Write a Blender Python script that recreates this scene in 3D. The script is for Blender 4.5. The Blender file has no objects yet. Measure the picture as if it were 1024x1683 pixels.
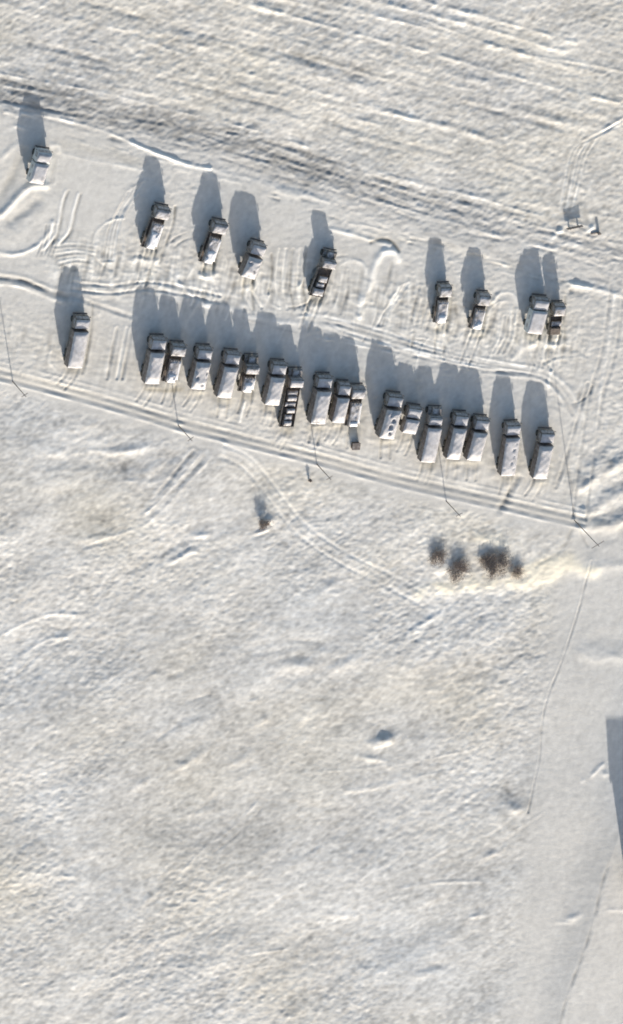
import bpy, bmesh, math, random
import numpy as np
from mathutils import Vector, Matrix

random.seed(7)
rng = np.random.default_rng(11)
sc = bpy.context.scene
COL = sc.collection

# ------------------------------------------------------------------ camera
# The picture is taken from very far away, looking down 33 degrees off the
# vertical from the north-north-west.
PXM = 9.3                      # photograph pixels (1024 wide) per metre
TILT, AZ, DIST = math.radians(33), math.radians(37), 2000.0
W_IMG, H_IMG = 1024.0, 1683.0
vd = Vector((-math.sin(AZ) * math.sin(TILT), math.cos(AZ) * math.sin(TILT), math.cos(TILT)))
cam_pos = vd * DIST
zc = vd.normalized()
xc = Vector((0, 1, 0)).cross(zc).normalized()
yc = zc.cross(xc).normalized()
cam_data = bpy.data.cameras.new('satellite_camera')
cam = bpy.data.objects.new('satellite_camera', cam_data)
COL.objects.link(cam)
cam.matrix_world = Matrix((
    (xc.x, yc.x, zc.x, cam_pos.x), (xc.y, yc.y, zc.y, cam_pos.y),
    (xc.z, yc.z, zc.z, cam_pos.z), (0, 0, 0, 1)))
cam_data.sensor_fit = 'VERTICAL'
cam_data.sensor_height = 24.0
cam_data.lens = 24.0 * DIST / (H_IMG / PXM)
cam_data.clip_start = 10
cam_data.clip_end = 12000
sc.camera = cam


def P(px, py, z=0.0):
    """The point of the level z that shows at photograph pixel (px, py)."""
    d = xc * ((px - W_IMG / 2) / PXM) + yc * (-(py - H_IMG / 2) / PXM) - zc * DIST
    t = (z - cam_pos.z) / d.z
    return cam_pos + d * t


def to_px(X, Y, Z=0.0):
    dx, dy, dz = X - cam_pos.x, Y - cam_pos.y, Z - cam_pos.z
    a = dx * xc.x + dy * xc.y + dz * xc.z
    b = dx * yc.x + dy * yc.y + dz * yc.z
    c = -(dx * zc.x + dy * zc.y + dz * zc.z)
    return W_IMG / 2 + a / c * DIST * PXM, H_IMG / 2 - b / c * DIST * PXM


# ------------------------------------------------------------------ light
SUN_EL = math.radians(15.8)
sh = P(400, 600) - P(415, 700)               # on the ground, away from the sun
sh.normalize()
to_sun = Vector((-sh.x * math.cos(SUN_EL), -sh.y * math.cos(SUN_EL), math.sin(SUN_EL)))
world = bpy.data.worlds.new('World')
sc.world = world
world.use_nodes = True
nt = world.node_tree
sky = nt.nodes.new('ShaderNodeTexSky')
sky.sky_type = 'NISHITA'
sky.sun_disc = False
sky.sun_elevation = SUN_EL
sky.sun_rotation = math.atan2(to_sun.x, to_sun.y)
sky.air_density = 0.9
sky.dust_density = 2.4
sky.ozone_density = 0.8
nt.nodes['Background'].inputs['Strength'].default_value = 0.125
nt.links.new(sky.outputs[0], nt.nodes['Background'].inputs['Color'])
sun_d = bpy.data.lights.new('sun', 'SUN')
sun_d.energy = 4.2
sun_d.angle = math.radians(0.8)
sun_d.color = (1.0, 0.93, 0.86)
sun = bpy.data.objects.new('sun', sun_d)
sun.rotation_euler = to_sun.to_track_quat('Z', 'Y').to_euler()
COL.objects.link(sun)
sc.view_settings.view_transform = 'Standard'
sc.view_settings.look = 'None'
sc.view_settings.gamma = 1
sc.view_settings.use_curve_mapping = False
sc.view_settings.exposure = 0.71
sc.cycles.pixel_filter_type = 'BLACKMAN_HARRIS'
sc.cycles.filter_width = 1.8                 # a soft satellite optic
sc.cycles.max_bounces = 5
sc.cycles.diffuse_bounces = 3


# ------------------------------------------------------------------ materials
def mat(name, col, rough=0.8, var=0.15, scale=3.0, metallic=0.0, bump=0.0, col2=None):
    m = bpy.data.materials.new(name)
    m.use_nodes = True
    n, l = m.node_tree.nodes, m.node_tree.links
    b = n['Principled BSDF']
    b.inputs['Roughness'].default_value = rough
    b.inputs['Metallic'].default_value = metallic
    tc = n.new('ShaderNodeTexCoord')
    ns = n.new('ShaderNodeTexNoise')
    ns.inputs['Scale'].default_value = scale
    ns.inputs['Detail'].default_value = 5
    l.new(tc.outputs['Object'], ns.inputs['Vector'])
    r = n.new('ShaderNodeValToRGB')
    c2 = col2 or tuple(min(1, c * (1 + var * 2)) for c in col)
    c1 = tuple(c * (1 - var) for c in col)
    r.color_ramp.elements[0].position = 0.35
    r.color_ramp.elements[1].position = 0.68
    r.color_ramp.elements[0].color = (*c1, 1)
    r.color_ramp.elements[1].color = (*c2, 1)
    l.new(ns.outputs['Fac'], r.inputs['Fac'])
    l.new(r.outputs['Color'], b.inputs['Base Color'])
    if bump:
        bp = n.new('ShaderNodeBump')
        bp.inputs['Strength'].default_value = bump
        bp.inputs['Distance'].default_value = 0.05
        l.new(ns.outputs['Fac'], bp.inputs['Height'])
        l.new(bp.outputs['Normal'], b.inputs['Normal'])
    return m


M = {
    'paint': mat('army_green_paint', (0.13, 0.12, 0.10), 0.75, 0.2, 2.0, col2=(0.30, 0.28, 0.26)),
    'paint2': mat('worn_khaki_paint', (0.18, 0.16, 0.14), 0.75, 0.2, 2.0, col2=(0.36, 0.34, 0.32)),
    'frame': mat('chassis_black', (0.13, 0.115, 0.105), 0.75, 0.2, 3.0),
    'tyre': mat('tyre_rubber', (0.025, 0.025, 0.026), 0.85, 0.2, 6.0),
    'rim': mat('wheel_rim_paint', (0.07, 0.075, 0.06), 0.6, 0.2, 5.0),
    'glass': mat('frosted_cab_glass', (0.20, 0.21, 0.22), 0.4, 0.1, 3.0, col2=(0.42, 0.43, 0.44)),
    'canvas': mat('tarpaulin_canvas', (0.16, 0.135, 0.12), 0.9, 0.2, 1.6, bump=0.3, col2=(0.28, 0.255, 0.235)),
    'snowcap': mat('snow_on_vehicle', (0.44, 0.43, 0.425), 0.7, 0.10, 1.1, bump=0.25, col2=(0.58, 0.57, 0.565)),
    'freshsnow': mat('fresh_clean_snow', (0.74, 0.74, 0.74), 0.7, 0.05, 1.1, bump=0.2, col2=(0.82, 0.82, 0.82)),
    'frost': mat('thin_frosty_snow', (0.30, 0.29, 0.28), 0.8, 0.35, 1.6, bump=0.3, col2=(0.58, 0.57, 0.57)),
    'wood': mat('weathered_wood', (0.22, 0.19, 0.165), 0.85, 0.25, 4.0),
    'planks': mat('cargo_planks', (0.15, 0.12, 0.095), 0.85, 0.25, 3.0),
    'lamp': mat('lamp_glass', (0.35, 0.34, 0.30), 0.15, 0.05, 3.0),
    'twig': mat('dry_twigs', (0.30, 0.25, 0.21), 0.9, 0.25, 5.0),
    'soil': mat('frozen_soil', (0.17, 0.145, 0.12), 0.9, 0.3, 2.0, bump=0.5, col2=(0.30, 0.27, 0.24)),
    'ceramic': mat('insulator_ceramic', (0.5, 0.48, 0.45), 0.3, 0.05, 3.0),
    'van': mat('pale_shelter_paint', (0.50, 0.54, 0.53), 0.55, 0.08, 1.2, col2=(0.62, 0.66, 0.65)),
}

# ------------------------------------------------------------------ ground raster
# Height (m) and snow colour are worked out on a plain lattice that covers the
# site, then carried to one sheet mesh.
MG = 130
CW, CH = int(W_IMG) + 2 * MG, int(H_IMG) + 2 * MG
H = np.zeros((CH, CW))
A = np.ones((CH, CW))          # snow tone (1 = the usual): dirt plus painted slope light and shade
C = np.zeros((CH, CW))         # tint: + brownish, - bluish grey, partly painted slope shade
yy, xx = np.mgrid[0:CH, 0:CW].astype(np.float64)
xx -= MG
yy -= MG
FY = np.fft.fftfreq(CH)[:, None]
FX = np.fft.rfftfreq(CW)[None, :]


def noise(lx, ly, ang=0.0, hp=0.0, seed=0):
    """Anisotropic gaussian noise, unit variance; lx, ly lengths in pixels,
    ang = direction of the long axis, degrees up to the right."""
    r = np.random.default_rng(seed).standard_normal((CH, CW))
    a = math.radians(ang)
    u = FX * math.cos(a) - FY * math.sin(a)
    v = FX * math.sin(a) + FY * math.cos(a)
    f = np.exp(-2 * (math.pi ** 2) * ((u * lx) ** 2 + (v * ly) ** 2))
    if hp:
        f = f * (1 - np.exp(-2 * (math.pi ** 2) * (u ** 2 + v ** 2) * hp ** 2))
    o = np.fft.irfft2(np.fft.rfft2(r) * f, s=(CH, CW))
    return o / o.std()


def sstep(x, a, b):
    t = np.clip((x - a) / (b - a), 0, 1)
    return t * t * (3 - 2 * t)


def smooth_line(pts, n=8):
    if len(pts) < 3:
        return pts
    out = []
    q = [pts[0]] + list(pts) + [pts[-1]]
    for i in range(1, len(q) - 2):
        p0, p1, p2, p3 = [np.array(p, float) for p in q[i - 1:i + 3]]
        for k in range(n):
            t = k / n
            out.append(0.5 * ((2 * p1) + (-p0 + p2) * t + (2 * p0 - 5 * p1 + 4 * p2 - p3) * t ** 2
                              + (-p0 + 3 * p1 - 3 * p2 + p3) * t ** 3))
    out.append(np.array(pts[-1], float))
    return out


def dist_field(pts, reach):
    pts = smooth_line(pts)
    P_ = np.array(pts, float)
    x0 = int(max(0, P_[:, 0].min() - reach + MG)); x1 = int(min(CW, P_[:, 0].max() + reach + MG + 1))
    y0 = int(max(0, P_[:, 1].min() - reach + MG)); y1 = int(min(CH, P_[:, 1].max() + reach + MG + 1))
    if x1 <= x0 or y1 <= y0:
        return None
    sl = (slice(y0, y1), slice(x0, x1))
    X, Y = xx[sl], yy[sl]
    best = np.full(X.shape, 1e9)
    side = np.zeros(X.shape)
    for (ax, ay), (bx, by) in zip(P_[:-1], P_[1:]):
        dx, dy = bx - ax, by - ay
        L2 = dx * dx + dy * dy + 1e-9
        t = np.clip(((X - ax) * dx + (Y - ay) * dy) / L2, 0, 1)
        ex, ey = X - ax - t * dx, Y - ay - t * dy
        d = np.hypot(ex, ey)
        m = d < best
        best = np.where(m, d, best)
        side = np.where(m, np.sign(dx * ey - dy * ex), side)
    return sl, best, side


WOB = noise(14, 14, 0, seed=90)
WOB2 = noise(5, 5, 0, seed=91)
MOD = np.clip(0.8 + 0.42 * noise(13, 8, 10, seed=92) + 0.38 * WOB2, 0.0, 2.0)


def stroke(pts, w, h=0.0, a=0.0, c=0.0, rut=False, rough=None):
    """ridge (h>0) or groove; a = lighter (+) or darker (-) snow: dirt plus painted slope light."""
    if rough is None:
        rough = 0.65 if w < 3 else 0.5
    r = dist_field(pts, w * 3.2 + 3)
    if r is None:
        return
    sl, d, _ = r
    d = np.abs(d + 0.18 * w * WOB[sl] * rough)
    g = np.exp(-(d / w) ** 2) * (1 - rough + rough * MOD[sl])
    mx_, my_ = sum(p[0] for p in pts) / len(pts), sum(p[1] for p in pts) / len(pts)
    if my_ > 600 + 0.25 * mx_ - 18:            # the road and everything south of it: softer, older marks
        h, a = h * 1.05, a * 1.55
        w = w * 1.1
    elif w < 4.5:
        h, a = h * 1.5, a * 2.4
    if h:
        H[sl] += h * g
        if rut:
            H[sl] -= h * 0.45 * np.exp(-((d - 1.9 * w) / w) ** 2)
    if a:
        A[sl] += a * g  # this tone also paints in light and shade of the banks
    if c:
        C[sl] += c * g


def pair(pts, gap, w, h, a=0.0, c=0.0):
    """two wheel ruts side by side"""
    p = np.array(smooth_line(pts), float)
    t = np.gradient(p, axis=0)
    t /= np.linalg.norm(t, axis=1)[:, None] + 1e-9
    n = np.stack([-t[:, 1], t[:, 0]], 1)
    for s in (-0.5, 0.5):
        q = p + n * gap * s
        stroke([tuple(v) for v in q[::3]] + [tuple(q[-1])], w, h, a, c, rut=True)


def blob(x, y, rx, ry, ang=0, h=0.0, a=0.0, c=0.0, p=1.0):
    R = max(rx, ry) * 2.6
    x0 = int(max(0, x - R + MG)); x1 = int(min(CW, x + R + MG))
    y0 = int(max(0, y - R + MG)); y1 = int(min(CH, y + R + MG))
    if x1 <= x0 or y1 <= y0:
        return
    sl = (slice(y0, y1), slice(x0, x1))
    t = math.radians(ang)
    X, Y = xx[sl] - x, yy[sl] - y
    u = (X * math.cos(t) - Y * math.sin(t)) / rx
    v = (X * math.sin(t) + Y * math.cos(t)) / ry
    g = np.exp(-((u * u + v * v) * (1 + 0.25 * WOB2[sl])) ** p)
    H[sl] += h * g
    A[sl] += a * g
    C[sl] += c * g


# --- zones
def poly_y(pts):
    """a line y(x) through the points, over the whole lattice"""
    p = np.array(sorted(pts), float)
    return np.interp(xx[0], p[:, 0], p[:, 1])[None, :]


band_y = poly_y([(-130, 118), (0, 148), (90, 168), (180, 186), (300, 212), (420, 245), (560, 290), (700, 335), (850, 372), (1020, 415), (1150, 450)])
fence_y = poly_y([(-130, 150), (0, 176), (80, 190), (190, 222), (340, 277), (520, 325), (640, 372), (900, 455), (1150, 505)])
road_y = poly_y([(-130, 585), (0, 614), (100, 640), (200, 667), (300, 697), (400, 722), (520, 752), (640, 785), (760, 812), (870, 836), (950, 856), (1150, 880)])
upper = 1 - sstep(yy, band_y - 20, band_y + 10)
camp = sstep(yy, fence_y - 6, fence_y + 8) * (1 - sstep(yy, road_y - 10, road_y + 6))
lower = sstep(yy, road_y + 10, road_y + 40)
east = sstep(xx + (yy - 1300) * 0.10, 850, 905) * sstep(yy, 880, 960)      # smooth pasture, lower right
east = np.maximum(east, sstep(xx, 930, 950) * sstep(yy, 600, 700))
lowf = lower * (1 - east)

# --- fields: clods, drifts, stubble
n_a = noise(9, 2.2, -15, hp=30, seed=1)
n_b = noise(8, 2.4, 28, hp=30, seed=2)
n_c = noise(2.3, 1.7, 8, hp=12, seed=3)
n_d = noise(11, 2.6, 33, hp=30, seed=4)
n_e = noise(7, 2.5, 12, hp=26, seed=5)
n_big = noise(60, 34, 20, seed=6)
n_mid = noise(24, 12, 25, hp=80, seed=7)
n_big2 = noise(45, 30, -20, seed=8)
patch1 = sstep(noise(70, 40, 15, seed=9), -0.8, 1.4)
patch2 = sstep(noise(55, 45, 40, seed=10), -0.9, 1.2)

H += upper * (0.010 * n_a + 0.010 * n_b * (0.4 + patch1) + 0.014 * n_c)
H += lowf * (0.008 * n_d * (0.3 + 1.0 * patch2) + 0.007 * n_e * (0.3 + patch1) + 0.013 * n_c * (0.5 + patch2))
H += camp * (0.011 * n_c + 0.005 * n_e) * (0.5 + patch2)
verge = np.clip(1 - upper - camp - lower - east, 0, 1) * (yy < road_y - 30)
H += verge * (0.017 * n_c + 0.008 * n_e + 0.008 * n_a)
A += verge * (-0.05 + 0.06 * noise(4, 2, -15, seed=25))
H += east * (0.004 * n_c + 0.003 * n_e)
H += (upper * 0.012 + lowf * 0.018) * n_mid
H += lowf * 0.020 * noise(15, 9, 35, hp=60, seed=71) * (0.3 + patch1)
H += 0.07 * n_big * (1 - camp) * (1 - 0.5 * east)
A += -0.04 * upper - 0.01 * lowf
A += (upper + lowf) * (0.045 * n_mid + 0.03 * n_big2 + 0.10 * noise(2.6, 1.6, 25, seed=21))
A += (camp + east) * (0.016 * n_big2 + 0.035 * noise(3.2, 2.0, 60, seed=22))
C += upper * (0.30 + 0.25 * n_big2) + lowf * 0.28 * noise(50, 35, 0, seed=23) + 0.12 * camp

# coarser broken texture where the photograph shows clumps
rough_spots = [(760, 1100, 130, 75, -20), (150, 740, 120, 55, 0), (250, 800, 90, 50, 40), (60, 1150, 110, 100, 20),
               (560, 60, 160, 60, -20), (700, 1050, 60, 40, 0), (880, 1050, 0.1, 0.1, 0), (300, 1480, 150, 80, 30),
               (650, 1350, 150, 80, 30), (560, 1560, 130, 70, 20), (880, 250, 110, 60, -15), (240, 100, 200, 60, -15)]
R_ = np.zeros((CH, CW))
for (x, y, rx, ry, an) in rough_spots:
    t = math.radians(an)
    u = ((xx - x) * math.cos(t) - (yy - y) * math.sin(t)) / rx
    v = ((xx - x) * math.sin(t) + (yy - y) * math.cos(t)) / ry
    R_ = np.maximum(R_, np.exp(-(u * u + v * v)))
n_clod = noise(3.6, 2.6, 25, hp=12, seed=31)
H += R_ * 0.017 * n_clod * (1 - camp)
A += R_ * (1 - camp) * (-0.035 + 0.03 * n_clod)

# --- upper field furrow lines
for pts, w, h, a in [
    ([(-60, -10), (120, 35), (260, 55), (400, 75), (480, 100), (600, 140)], 5, 0.05, 0.02),
    ([(90, 118), (150, 132), (220, 150), (300, 165)], 4, 0.05, 0.06),
    ([(440, -10), (520, 12), (600, 24), (700, 45)], 3, 0.04, 0.03),
    ([(690, 30), (770, 60), (860, 88), (960, 104), (1040, 120)], 3, 0.045, 0.04),
    ([(500, 92), (560, 108), (640, 132), (700, 152), (760, 165), (800, 170)], 5, 0.07, 0.05),
    ([(800, 172), (860, 184), (930, 203), (985, 212), (1024, 196), (1060, 178)], 5, 0.09, 0.08),
    ([(520, 165), (600, 180), (700, 198), (800, 226), (900, 262)], 4, 0.035, 0.01),
    ([(300, 70), (420, 92), (520, 122), (600, 146)], 5, 0.05, 0.0),
    ([(560, 90), (640, 84), (700, 66), (740, 58)], 3, 0.02, 0.0),
    ([(540, 270), (640, 292), (760, 318), (860, 332), (1020, 360)], 4, 0.035, 0.03),
    ([(0, 95), (90, 108), (200, 120)], 5, 0.03, 0.02),
    ([(620, 225), (760, 250), (900, 285)], 4, 0.02, 0.0)]:
    stroke(pts, w, h, a)
stroke([(480, 88), (560, 105), (640, 128)], 4, -0.03, -0.08, 0.3)
stroke([(230, 60), (330, 68), (430, 95)], 6, -0.02, -0.07, 0.3)
stroke([(820, 168), (900, 186), (980, 196)], 7, -0.02, -0.09, 0.2)
for i in range(26):
    x = random.uniform(-20, 1000); y = random.uniform(0, 130 + x * 0.28)
    L = random.uniform(20, 60)
    an = random.choice([-14, -16, 28, 34])
    dx, dy = L * math.cos(math.radians(an)), -L * math.sin(math.radians(an))
    stroke([(x, y), (x + dx, y + dy)], random.uniform(2, 3.5), random.uniform(0.015, 0.04), random.uniform(0, 0.05))

# --- the grey ditch and the bright fence bank under it
g = np.exp(-(np.abs(yy - band_y + 5 * WOB) / 27.0) ** 3)
fade = 1 - 0.6 * sstep(xx, 500, 720)
A -= 0.40 * g * fade * (0.85 + 0.15 * n_e + 0.08 * n_clod)
C -= 0.55 * g * fade
H -= 0.05 * np.exp(-((yy - band_y) / 24.0) ** 2) * fade
H += g * (0.008 * n_clod + 0.012 * n_c)
bx_ = np.arange(-100, 1101, 50)
by_ = np.interp(bx_, [-130, 0, 90, 180, 300, 420, 560, 700, 850, 1020, 1150], [118, 148, 168, 186, 212, 245, 290, 335, 372, 415, 450])
for off, h, a in ((-30, 0.04, 0.06), (-19, -0.03, -0.06), (-11, 0.03, 0.04), (-3, -0.03, -0.05), (5, 0.03, 0.03), (13, -0.03, -0.05), (21, 0.04, 0.05), (30, -0.03, -0.04)):
    stroke([(float(x), float(y) + off + 2.5 * math.sin(x / 47 + off)) for x, y in zip(bx_, by_)], 2.5, h, a, rough=1.0)
for k in range(17):
    y0_ = -60 + k * 22 + random.uniform(-5, 5)
    h_ = random.uniform(0.04, 0.08) * random.choice([1, 1, -0.8])
    x0_, x1_ = random.uniform(-100, 350), random.uniform(600, 1100)
    q = [(x0_ + (x1_ - x0_) * i / 8, y0_ - 130 + 0.27 * (x0_ + (x1_ - x0_) * i / 8) + random.uniform(-3, 3)) for i in range(9)]
    q = [(x, y) for x, y in q if y < np.interp(x, bx_, by_) - 36]
    if len(q) > 2:
        stroke(q, random.uniform(3, 6.5), h_, h_ * 0.9, rough=0.8)
stroke([(-20, 172), (0, 176), (40, 186), (85, 192), (120, 198)], 3, 0.07, 0.10)
stroke([(100, 196), (150, 208), (190, 222), (230, 240), (270, 256), (310, 270), (345, 277)], 2.6, 0.12, 0.20)
stroke([(345, 277), (400, 292), (450, 305), (540, 330)], 4, 0.05, 0.06)
stroke([(260, 262), (330, 278), (350, 292), (395, 300)], 3, 0.05, 0.08)
stroke([(545, 376), (590, 388), (615, 396), (640, 402)], 3.5, 0.08, 0.14)
stroke([(590, 388), (660, 392), (760, 416), (850, 440)], 9, -0.04, -0.08, 0.2)
stroke([(610, 398), (628, 393), (645, 398), (655, 412)], 3, -0.08, -0.24, 0.9, rough=0.2)
stroke([(930, 465), (970, 472), (1010, 483), (1060, 495)], 4, 0.06, 0.10)
stroke([(890, 430), (950, 448), (1020, 460)], 8, -0.03, -0.06)
stroke([(700, 390), (780, 400), (850, 425)], 10, 0, -0.07)

# --- curving tracks, upper right corner
for k in range(5):
    stroke([(1050 - k * 3, 180 + k * 5), (1000 - k * 8, 212 + k * 4), (968 - k * 7, 250), (952 - k * 6, 300), (940 - k * 5, 345)],
           1.8, -0.03, -0.05 if k % 2 else 0.10, rut=True)
stroke([(905, 395), (918, 380), (932, 372), (950, 382), (965, 380), (975, 370)], 3.5, 0.07, 0.14)
stroke([(915, 405), (935, 400), (955, 404)], 4, 0.06, 0.10)
blob(1003, 385, 8, 3, 0, 0.05, 0.10)
blob(990, 388, 14, 3, 0, 0.03, 0.08)

# --- left mound of pushed snow
stroke([(2, 352), (14, 340), (30, 322), (46, 308), (62, 304), (76, 305)], 6, 0.34, 0.26, rough=0.15)
stroke([(18, 364), (40, 346), (60, 330)], 8, -0.16, -0.14, 0.2, rough=0.2)
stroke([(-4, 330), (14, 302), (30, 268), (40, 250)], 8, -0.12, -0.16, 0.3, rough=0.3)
stroke([(2, 262), (16, 246), (34, 237)], 5, 0.08, 0.10)
stroke([(20, 385), (50, 370), (80, 330)], 16, 0.05, 0.03)
stroke([(-30, 412), (0, 416), (22, 418), (44, 412), (62, 402), (80, 382), (86, 365)], 3.5, 0.09, 0.14)
stroke([(75, 300), (80, 282), (86, 262)], 2.4, 0.05, 0.22)
stroke([(83, 298), (88, 278), (92, 262)], 2.0, -0.04, -0.14, 0.2)
stroke([(90, 302), (94, 280), (96, 262)], 2.0, 0.03, 0.12)
stroke([(85, 240), (94, 238), (98, 246)], 4, 0.06, 0.14)
for pts in [[(108, 312), (101, 330), (96, 360), (90, 385), (70, 410)], [(128, 318), (120, 345), (112, 378), (96, 398)]]:
    stroke(pts, 2.2, 0.05, 0.17)
    stroke([(x + 5, y + 2) for x, y in pts], 2.0, -0.05, -0.13, 0.2)
for k in range(5):
    stroke([(60 + k * 6, 420), (70 + k * 6, 395), (76 + k * 5, 370)], 1.6, -0.03, random.choice([-0.09, 0.09]), rut=True)
for k in range(6):
    stroke([(88 + 2 * k, 402 + k * 7), (125, 399 + k * 6.4), (160 - 2 * k, 404 + k * 6)], 2.0, 0.03, 0.10 if k % 2 == 0 else -0.05)
blob(150, 438, 14, 5, 10, 0.06, 0.14)
blob(98, 446, 12, 6, 0, 0.05, 0.09)
blob(72, 436, 9, 6, 0, 0.03, 0.10)

# --- wheel tracks, slush and dirt behind every parked truck
rt = random.Random(3)
bx2, by2 = [-130, 0, 190, 340, 520, 640, 900, 1150], [150, 176, 222, 277, 325, 372, 455, 505]
ROWT = [(251, 632), (284, 634), (327, 641), (370, 655), (409, 650), (447, 667), (474, 704), (523, 698), (557, 696), (583, 706), (636, 722), (673, 714),
        (705, 761), (746, 756), (779, 758), (836, 783), (888, 788), (124, 606)]
UPT = [(61, 303), (249, 414), (344, 438), (409, 458), (522, 490), (728, 536), (786, 546), (880, 550), (913, 553)]
for (x, y) in ROWT:
    b_ = rt.uniform(-18, 6)
    pair([(x - 1, y - 8), (x - 4 + b_ * 0.3, y + 12), (x - 8 + b_, y + 30)], 15, 1.9, -0.05, -0.09, 0.4)
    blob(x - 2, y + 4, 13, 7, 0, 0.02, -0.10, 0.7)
    blob(x + rt.uniform(-10, 6), y + rt.uniform(10, 18), 8, 4, rt.uniform(0, 40), 0.07, 0.10)
    # ground pressed and dirtied all along the truck
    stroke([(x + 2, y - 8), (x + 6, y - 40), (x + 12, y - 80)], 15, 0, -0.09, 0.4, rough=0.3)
for (x, y) in UPT[1:]:
    b_ = rt.uniform(-14, 14)
    for k in range(2):
        pair([(x, y - 6), (x - 6 + b_ * 0.4, y + 22), (x - 10 + b_ + 14 * k, y + 52)], 15, 1.9, -0.05, 0.10 if k else -0.10, 0.3)
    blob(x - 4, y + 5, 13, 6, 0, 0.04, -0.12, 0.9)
    blob(x - 4, y + 14, 11, 4.5, 8, 0.12, 0.22)
    stroke([(x + 16, y - 66), (x + 13, y - 30), (x + 6, y + 6)], 2.2, -0.05, -0.12, 0.6)
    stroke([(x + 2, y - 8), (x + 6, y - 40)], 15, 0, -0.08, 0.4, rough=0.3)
for cx_, cy_, r0 in [(205, 400, 46), (330, 430, 52), (480, 470, 44), (570, 470, 50), (690, 510, 48), (850, 530, 46), (930, 630, 44)]:
    for k in range(3):
        rr_ = r0 + 6 * k
        a0 = rt.uniform(0, 6.28); a1 = a0 + rt.uniform(0.7, 1.5)
        stroke([(cx_ + rr_ * math.cos(a0 + (a1 - a0) * i / 6), cy_ + 0.8 * rr_ * math.sin(a0 + (a1 - a0) * i / 6)) for i in range(7)],
               1.8, 0.04 if k % 2 else -0.05, 0.10 if k % 2 else -0.08, 0.1)

for k in range(70):
    x = rt.uniform(-10, 1000); yb = np.interp(x, bx2, by2)
    y0_ = yb + rt.uniform(0, 26)
    L = rt.uniform(14, 50)
    sg = rt.choice([1, -1])
    stroke([(x, y0_), (x + L, y0_ + L * 0.27 + rt.uniform(-2, 2))], rt.uniform(1.8, 3.0), sg * 0.035, sg * 0.05, 0.1, rough=1.0)
for (x, y, rx, ry, an, h, a) in [(150, 700, 22, 7, 0, 0.05, -0.08), (60, 720, 26, 8, -10, -0.05, -0.07), (110, 812, 26, 9, 20, -0.06, -0.09), (250, 770, 18, 8, 30, 0.10, 0.09),
        (285, 750, 16, 7, 20, -0.08, -0.11), (90, 745, 12, 8, 0, 0.08, 0.08), (40, 850, 20, 8, 10, 0.07, 0.05), (330, 735, 26, 12, 0, -0.05, -0.09), (240, 700, 24, 8, 10, -0.05, -0.08),
        (380, 880, 26, 12, 20, 0.07, 0.03), (60, 960, 30, 12, 20, 0.07, 0.03), (610, 1130, 30, 14, 0, 0.06, 0.02), (440, 1200, 34, 14, 30, -0.06, -0.03), (760, 1180, 30, 12, 30, 0.07, 0.03),
        (330, 1240, 30, 9, 35, 0.08, 0.05), (200, 1200, 30, 10, 30, -0.05, -0.05), (310, 1180, 14, 6, 20, -0.05, -0.08), (300, 1258, 26, 5, 30, 0.08, 0.09), (230, 1290, 22, 5, 30, 0.07, 0.08), (330, 1335, 24, 6, 20, 0.05, 0.05),
        (480, 1420, 30, 12, 30, 0.06, 0.04), (700, 1480, 30, 10, 20, 0.05, 0.04), (600, 1580, 30, 10, 10, -0.05, -0.04), (120, 1530, 40, 16, 0, 0.06, 0.03), (300, 860, 24, 10, 20, 0.07, 0.03)]:
    blob(x, y, rx, ry, an, h * 1.3, a * 1.3)

# --- trodden and driven-over snow everywhere between the rows
cl = np.exp(-((yy - np.interp(xx[0], [-130, 230, 560, 900, 1150], [420, 440, 480, 560, 600])[None, :]) / 46.0) ** 2)
cl *= sstep(xx, 60, 100) * (1 - sstep(xx, 930, 990))
n_v = noise(10, 1.8, 80, hp=16, seed=61)
n_v2 = noise(5, 2.0, -12, hp=14, seed=62)
H += cl * (0.020 * n_v + 0.017 * n_v2)
A += cl * (0.13 * n_v + 0.10 * n_v2)
cs = np.exp(-((yy - (road_y - 62)) / 40.0) ** 2) * sstep(xx, -130, 0) * (1 - sstep(xx, 930, 980))
A += cs * (0.06 * n_v + 0.05 * n_v2 - 0.02)
H += cs * 0.008 * n_v2
C += (cl + cs) * 0.25
rs = random.Random(5)
for i in range(60):
    x = rs.uniform(110, 930); y0_ = np.interp(x, [-130, 230, 560, 900, 1150], [420, 440, 480, 560, 600]) + rs.uniform(-55, 45)
    L = rs.uniform(18, 55); k = rs.uniform(-0.1, 0.55); bend = rs.uniform(-6, 6)
    sg = rs.choice([1, 1, -1])
    stroke([(x, y0_), (x - k * L / 2 + bend, y0_ + L / 2), (x - k * L, y0_ + L)], rs.uniform(1.4, 2.4), sg * 0.03, sg * rs.uniform(0.04, 0.10), 0.1)

# --- smooth fresh patch
m = sstep(xx, 90, 110) * (1 - sstep(xx, 222, 240)) * sstep(yy - 0.16 * (xx - 90), 246, 256) * (1 - sstep(yy, 388, 404))
H -= m * camp * 0.0035 * n_c
A += m * 0.03
stroke([(96, 250), (140, 262), (190, 270), (236, 280)], 3, 0.03, 0.06)
stroke([(100, 238), (150, 246), (230, 268)], 9, 0, -0.09, 0.35)

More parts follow.
